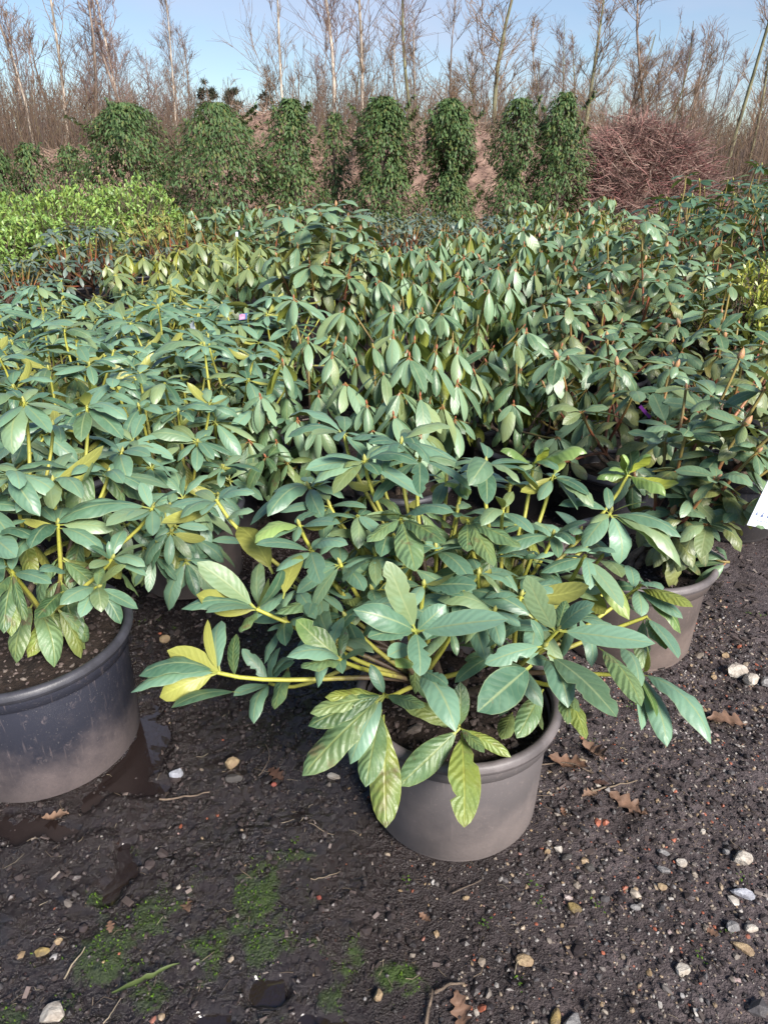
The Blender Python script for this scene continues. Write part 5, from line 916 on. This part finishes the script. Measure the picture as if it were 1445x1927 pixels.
for a in [(1400, 1606, .062, 'white', 'large white flint near the right edge', .6, .5, .2), (1366, 1598, .020, 'grey', 'small grey stone touching the large white flint', .9, .7, .3), (1398, 1676, .052, 'blue', 'bluish white elongated stone at the right edge', .5, .5, -.4), (1380, 1742, .036, 'grey', 'pale grey angular stone, left of a pair near the right edge', .8, .6, .8), (1413, 1745, .032, 'white', 'pale rounded stone, right of a pair near the right edge', .7, .6, 0), (1398, 1778, .048, 'tan', 'flat tan wedge of stone below the pale pair', .55, .35, -.7),
          (1285, 1824, .034, 'white', 'cream stone standing alone low on the right', .8, .7, .5), (1081, 1706, .036, 'ochre', 'ochre pear-shaped pebble right of the front pot', .6, .6, -.6), (990, 1801, .044, 'tan', 'flat brown and cream stone below the front pot', .6, .4, -.2), (1248, 1637, .034, 'grey', 'smooth grey pebble right of the front pot', .55, .5, -.5), (1281, 1624, .028, 'white', 'cream cube-like stone beside the smooth grey pebble', .8, .7, .2), (1245, 1668, .024, 'tan', 'small pinkish stone under the smooth grey pebble', .8, .6, 0), (1246, 1605, .036, 'grey', 'slate grey sliver of stone above the smooth pebble', .4, .35, -.5), (1108, 1634, .030, 'dark', 'dark olive stone right of the front pot', .7, .5, .2), (1066, 1614, .030, 'dark', 'dark flat chip of stone close to the front pot', .5, .35, .4), (1029, 1602, .018, 'tan', 'small yellow pebble close to the front pot', .8, .7, 0), (1195, 1709, .024, 'grey', 'grey pebble with a hollow, right of centre', .6, .5, -.3), (1322, 1560, .024, 'white', 'white chip near the fallen leaves', .6, .5, .7),
          (1385, 1262, .075, 'white', 'big pale stone below the tan pot, left of its pair', .7, .6, .1), (1413, 1282, .062, 'white', 'big pale stone at the right edge below the tan pot', .8, .7, .6), (1442, 1290, .05, 'grey', 'grey stone cut by the right edge below the tan pot', .8, .7, .4), (1342, 1275, .022, 'tan', 'small tan pebble left of the big pale pair', .9, .8, 0), (1363, 1235, .03, 'tan', 'brown pebble above the big pale pair', .7, .6, 0),
          (333, 1457, .040, 'blue', 'pale bluish grey stone left of the front pot', .85, .75, .4), (437, 1434, .044, 'tan', 'pale yellow stone sitting on a dark one left of the front pot', .75, .75, .3), (440, 1462, .050, 'dark', 'dark flat stone under the pale yellow one', .5, .5, .1), (515, 1476, .017, 'red', 'small red pebble left of the front pot', .9, .7, 0), (627, 1455, .040, 'white', 'white stone half hidden under the hanging leaves', .6, .5, -.4), (100, 1905, .058, 'white', 'large cream stone at the bottom left corner', .75, .4, .5), (80, 1790, .040, 'ochre', 'flat ochre stone at the left by the moss', .5, .35, .4), (112, 1775, .020, 'tan', 'small pinkish stone above the ochre one', .8, .6, 0), (712, 1871, .027, 'tan', 'tan stone in the moss at bottom centre', .7, .7, 1.2), (1045, 1915, .044, 'ochre', 'olive and yellow stone at the bottom edge', .5, .5, 1.2), (1078, 1920, .05, 'grey', 'mottled grey lump at the bottom edge beside the olive stone', .7, .5, .6), (600, 1690, .013, 'red', 'tiny orange-red brick chip below the hanging leaves', .8, .6, 0), (876, 1689, .018, 'tan', 'small yellow stone below the front pot', .7, .6, .3), (118, 1213, .045, 'tan', 'tan stone on the soil between the black pot and the brown pot', .8, .6, 0)]:
    if a[0] == 118: a = (312, 1205) + a[2:]
    stone(*a)

def oak_leaf(px, py, L, label, rot, seed, curl=.5):
    r = np.random.default_rng(seed); c = atZ(px, py, .004); rows = 18; v = np.linspace(0, 1, rows + 1)
    w = .30 * np.sin(math.pi * np.clip(v, 0, 1) ** .9) ** .7 * (.72 + .30 * np.sin(v * 24 + r.uniform(0, 3))) + .012
    V, UV = [], []
    for i in range(rows + 1):
        for u in (-1, -.5, 0, .5, 1):
            V.append((u * w[i] * r.uniform(.93, 1.05), v[i] - .5 + .05 * abs(u), .10 * curl * (abs(u) ** 2) * w[i] * 6 + .09 * curl * math.sin(v[i] * 5 + seed) + .02 * r.normal()))
    V = np.array(V) * L; i = np.arange(rows)[:, None] * 5 + np.arange(4)[None]; Q = np.stack([i, i + 1, i + 6, i + 5], -1).reshape(-1, 4)
    o = obj('fallen_leaf', mesh_np('fallen_leaf', V, [Q], M['litter']), loc=(c[0], c[1], gz(c[0], c[1]) - V[:, 2].min() + .003)); o.rotation_euler = (r.normal(0, .08), r.normal(0, .08), rot); tag(o, label, 'dead leaf', 'fallen leaves')
for a in [(1116, 1420, .095, 'curled orange-brown dead leaf right of the front pot', .3, 1, 1.1), (1068, 1446, .10, 'dark red-brown wet leaf against the front pot', 1.2, 2, .8), (1182, 1518, .10, 'pale brown lobed oak leaf below the curled one', .9, 3, .6), (1110, 1500, .05, 'crumpled dark leaf above the lobed oak leaf', 2.0, 4, .8), (1370, 1358, .115, 'pale pinkish lobed oak leaf near the right edge', 1.5, 5, .4), (1130, 1480, .04, 'small olive oval leaf under the pale stick', 1.5, 6, .2), (352, 1706, .045, 'small brown lobed oak leaf in the moss', .5, 7, .5), (105, 1532, .06, 'wet brown leaf in the mud below the black pot', 1.9, 8, .7), (868, 1908, .07, 'brown lobed oak leaf at the bottom edge', .2, 9, .7), (1340, 1755, .03, 'small red-brown pointed leaf near the pale stone pair', 1.0, 10, .3), (520, 1455, .06, 'dark purple wet leaf lying left of the hanging leaves', .8, 11, .3), (210, 1752, .03, 'folded reddish leaf left of the moss', .4, 12, .6), (250, 1178, .05, 'brown leaf on the soil beside the black pot rim', .4, 13, .6), (1060, 1530, .03, 'dark leaf scrap close to the front pot', .1, 14, .8), (800, 1725, .03, 'orange leaf scrap below the front pot', .9, 15, .6)]: oak_leaf(*a)
def stick(px0, py0, px1, py1, r0, label, mat='twigm', name='stick', cat='stick', bend=.03, r1=None, lift=.004, seed=0):
    a, b = atZ(px0, py0, .006), atZ(px1, py1, .006); t = np.linspace(0, 1, 9)[:, None]; P_ = a + (b - a) * t; n_ = nrm(np.cross(b - a, (0, 0, 1)))
    P_ = P_ + n_ * np.sin(t * math.pi) * bend * np.linalg.norm(b - a) + n_ * np.sin(t * 7 + px0) * .0012; P_[:, 2] = [gz(x, y) + r0 + lift for x, y, _ in P_]; c = P_[4].copy()
    A = Acc(); A.add(*tube(P_ - c, np.linspace(r0, r1 or r0 * .6, 9) * .7, 6)); o = obj(name, A.mesh(name, M[mat]), loc=c); tag(o, label, cat)
stick(1112, 1494, 1198, 1470, .0035, 'pale straight stick among the dead leaves right of the front pot', bend=.01)
stick(800, 1925, 812, 1865, .0055, 'dark brown stick at the bottom edge', 'bark'); stick(818, 1868, 872, 1850, .0048, 'short dark stick lying across the end of the brown stick', 'bark')
stick(122, 1845, 163, 1790, .0028, 'reddish twig above the large cream stone'); stick(195, 1927, 228, 1880, .0018, 'thin straw at the bottom edge left of the grass blade'); stick(452, 1638, 475, 1658, .0016, 'short pale straw at the top of the moss')
stick(585, 1660, 640, 1640, .0016, 'thin twig left of the front pot base', bend=.08); stick(582, 1555, 628, 1575, .0016, 'pale straw under the hanging leaves'); stick(850, 1680, 905, 1655, .0026, 'thin brown twig below the front pot')
stick(1370, 1590, 1392, 1608, .0018, 'short yellow straw on the large white flint', lift=.03); stick(1010, 1497, 1050, 1492, .0012, 'fine root thread beside the front pot', 'bark'); stick(1115, 1460, 1010, 1440, .004, 'black wet twig against the front pot', 'bark', bend=.1)
stick(487, 1460, 500, 1400, .0018, 'slender seedling stalk left of the front pot', 'bark', bend=.15); stick(300, 1504, 395, 1490, .004, 'wet dark stalk near the pale bluish stone', 'bark')
# grass blade
t = np.linspace(0, 1, 12); a, b = atZ(212, 1875), atZ(340, 1820); A = Acc()
for k_ in (0, 1):
    c0 = a + (b - a) * t[:, None]; c0[:, 1] -= np.sin(t * math.pi) * .012; c0[:, 2] = [gz(x, y) + .006 + .012 * math.sin(q * math.pi) for (x, y, _), q in zip(c0, t)]
w_ = .006 * np.sin(math.pi * np.clip(t * .95 + .05, 0, 1)) ** .6; V = np.concatenate([np.stack([c0[:, 0], c0[:, 1] + s_g * w_, c0[:, 2] + abs(s_g) * .003], 1) for s_g in (-1, 0, 1)]); n = 12
Q = np.concatenate([np.stack([np.arange(n - 1) + k_ * n, np.arange(n - 1) + 1 + k_ * n, np.arange(n - 1) + 1 + (k_ + 1) * n, np.arange(n - 1) + (k_ + 1) * n], 1) for k_ in (0, 1)])
UV = np.concatenate([np.stack([np.full(n, k_ / 2), .2 + .7 * t], 1) for k_ in range(3)]); ctr = V.mean(0)
tag(obj('grass_blade', mesh_np('grass_blade', V - ctr, [Q], M['laurel'], uv=UV), loc=ctr), 'single long green grass blade lying across the moss', 'grass blade')
# tiny weeds
A = Acc(); r = np.random.default_rng(3); lst = []
for x, y in [(1003, 1665), (1123, 1705), (1398, 1650), (1368, 1755), (1320, 1810), (975, 1855), (765, 1660), (1010, 1700), (265, 1180), (300, 1170), (330, 1185), (1290, 1160), (1430, 1160), (1410, 1155), (560, 1590), (915, 1740), (240, 1270), (1115, 1400), (1190, 1330)]:
    c = atZ(x, y); z = gz(c[0], c[1])
    for j in range(9):
        aa = r.uniform(0, 6.28); lst.append(((math.cos(aa), math.sin(aa), r.uniform(.1, .9)), (c[0] + r.normal(0, .007), c[1] + r.normal(0, .007), z + r.uniform(.002, .008)), r.uniform(.004, .008)))
D = np.array([l[0] for l in lst]); PP = np.array([l[1] for l in lst]); s = np.array([l[2] for l in lst]); TV, TQ, UV = leaf_template(rows=3, cols=2, ratio=.6); n = len(lst)
tag(obj('weed_seedlings', mesh_np('weed_seedlings', place(TV, frames(D, np.tile([[0, 0, 1.]], (n, 1))) * s[:, None, None], PP), [rep(TQ, len(TV), n)], M['moss'], uv=np.tile(UV, (n, 1)))), 'tiny green weed seedlings dotted over the soil', kind='stuff')

# ------------------------------------------------------------------ plant labels
def card(name, c, right, up, w, h, mat, label, marks=(), stake=0.0):
    right, up = nrm(right), nrm(up); nn = np.cross(right, up); e = empty(name, c); tag(e, label, 'plant label')
    def slab(x0, x1, y0, y1, z0, z1, m, nm):
        V = np.array([right * x + up * y + nn * z for x in (x0, x1) for y in (y0, y1) for z in (z0, z1)]); Q = np.array([(0, 1, 3, 2), (4, 6, 7, 5), (0, 4, 5, 1), (2, 3, 7, 6), (0, 2, 6, 4), (1, 5, 7, 3)]); return obj(nm, mesh_np(nm, V, [Q], M[m], False), e)
    slab(-w / 2, w / 2, -h / 2, h / 2, -.0006, .0006, mat, 'card')
    for x0, x1, y0, y1, m in marks: slab(x0 * w, x1 * w, y0 * h, y1 * h, .0007, .0011, m, 'print')
    if stake: slab(-.004, .004, -h / 2 - stake, -h / 2, -.0006, .0006, mat, 'stake')
c = atY(1448, 945, 1.72); mk = [(-.36, -.28, -.28, -.25, 'ink'), (-.33, -.31, -.25, -.20, 'ink'), (-.12, -.02, -.30, -.26, 'ink'), (-.08, -.05, -.26, -.21, 'ink'), (-.2, .05, -.385, -.375, 'ink'), (.1, .3, -.38, -.37, 'ink'), (-.1, .0, .05, .06, 'ink'), (-.2, .2, .2, .22, 'ink'), (-.16, .3, .27, .29, 'ink'), (.16, .24, -.30, -.25, 'ink')]
card('plant_label', c, (.93, .15, -.26), (.26, .12, .93), .075, .15, 'white_plastic', 'white plastic plant label with small printed symbols at the right edge', mk)
card('plant_label', atY(458, 596, 3.62), (1, .1, .12), (0, .6, .8), .042, .034, 'bluep', 'picture label with pink blossom on blue in the left bed', [(-.46, .2, -.4, .34, 'pink'), (-.3, .0, .34, .44, 'pink')], .0)
card('plant_label', atY(363, 615, 3.3), (.8, -.3, .5), (-.2, .6, .7), .028, .05, 'white_plastic', 'small white label catching light in the left bed')
card('plant_label', atY(633, 488, 4.3), (1, 0, .1), (0, .3, .95), .028, .036, 'redp', 'red picture label hanging in the tall dark-stemmed plant', [(-.4, .4, -.45, -.25, 'cream')])
card('plant_label', atY(1213, 775, 2.45), (.5, -.3, .8), (-.7, .1, .7), .012, .06, 'purple', 'purple plastic label strip among the red stems')
card('plant_label', atY(446, 441, 6.6), (1, 0, 0), (0, .2, 1), .02, .04, 'white_plastic', 'tiny pale label on a rhododendron in the far left rows')
print('objects', len(bpy.data.objects))
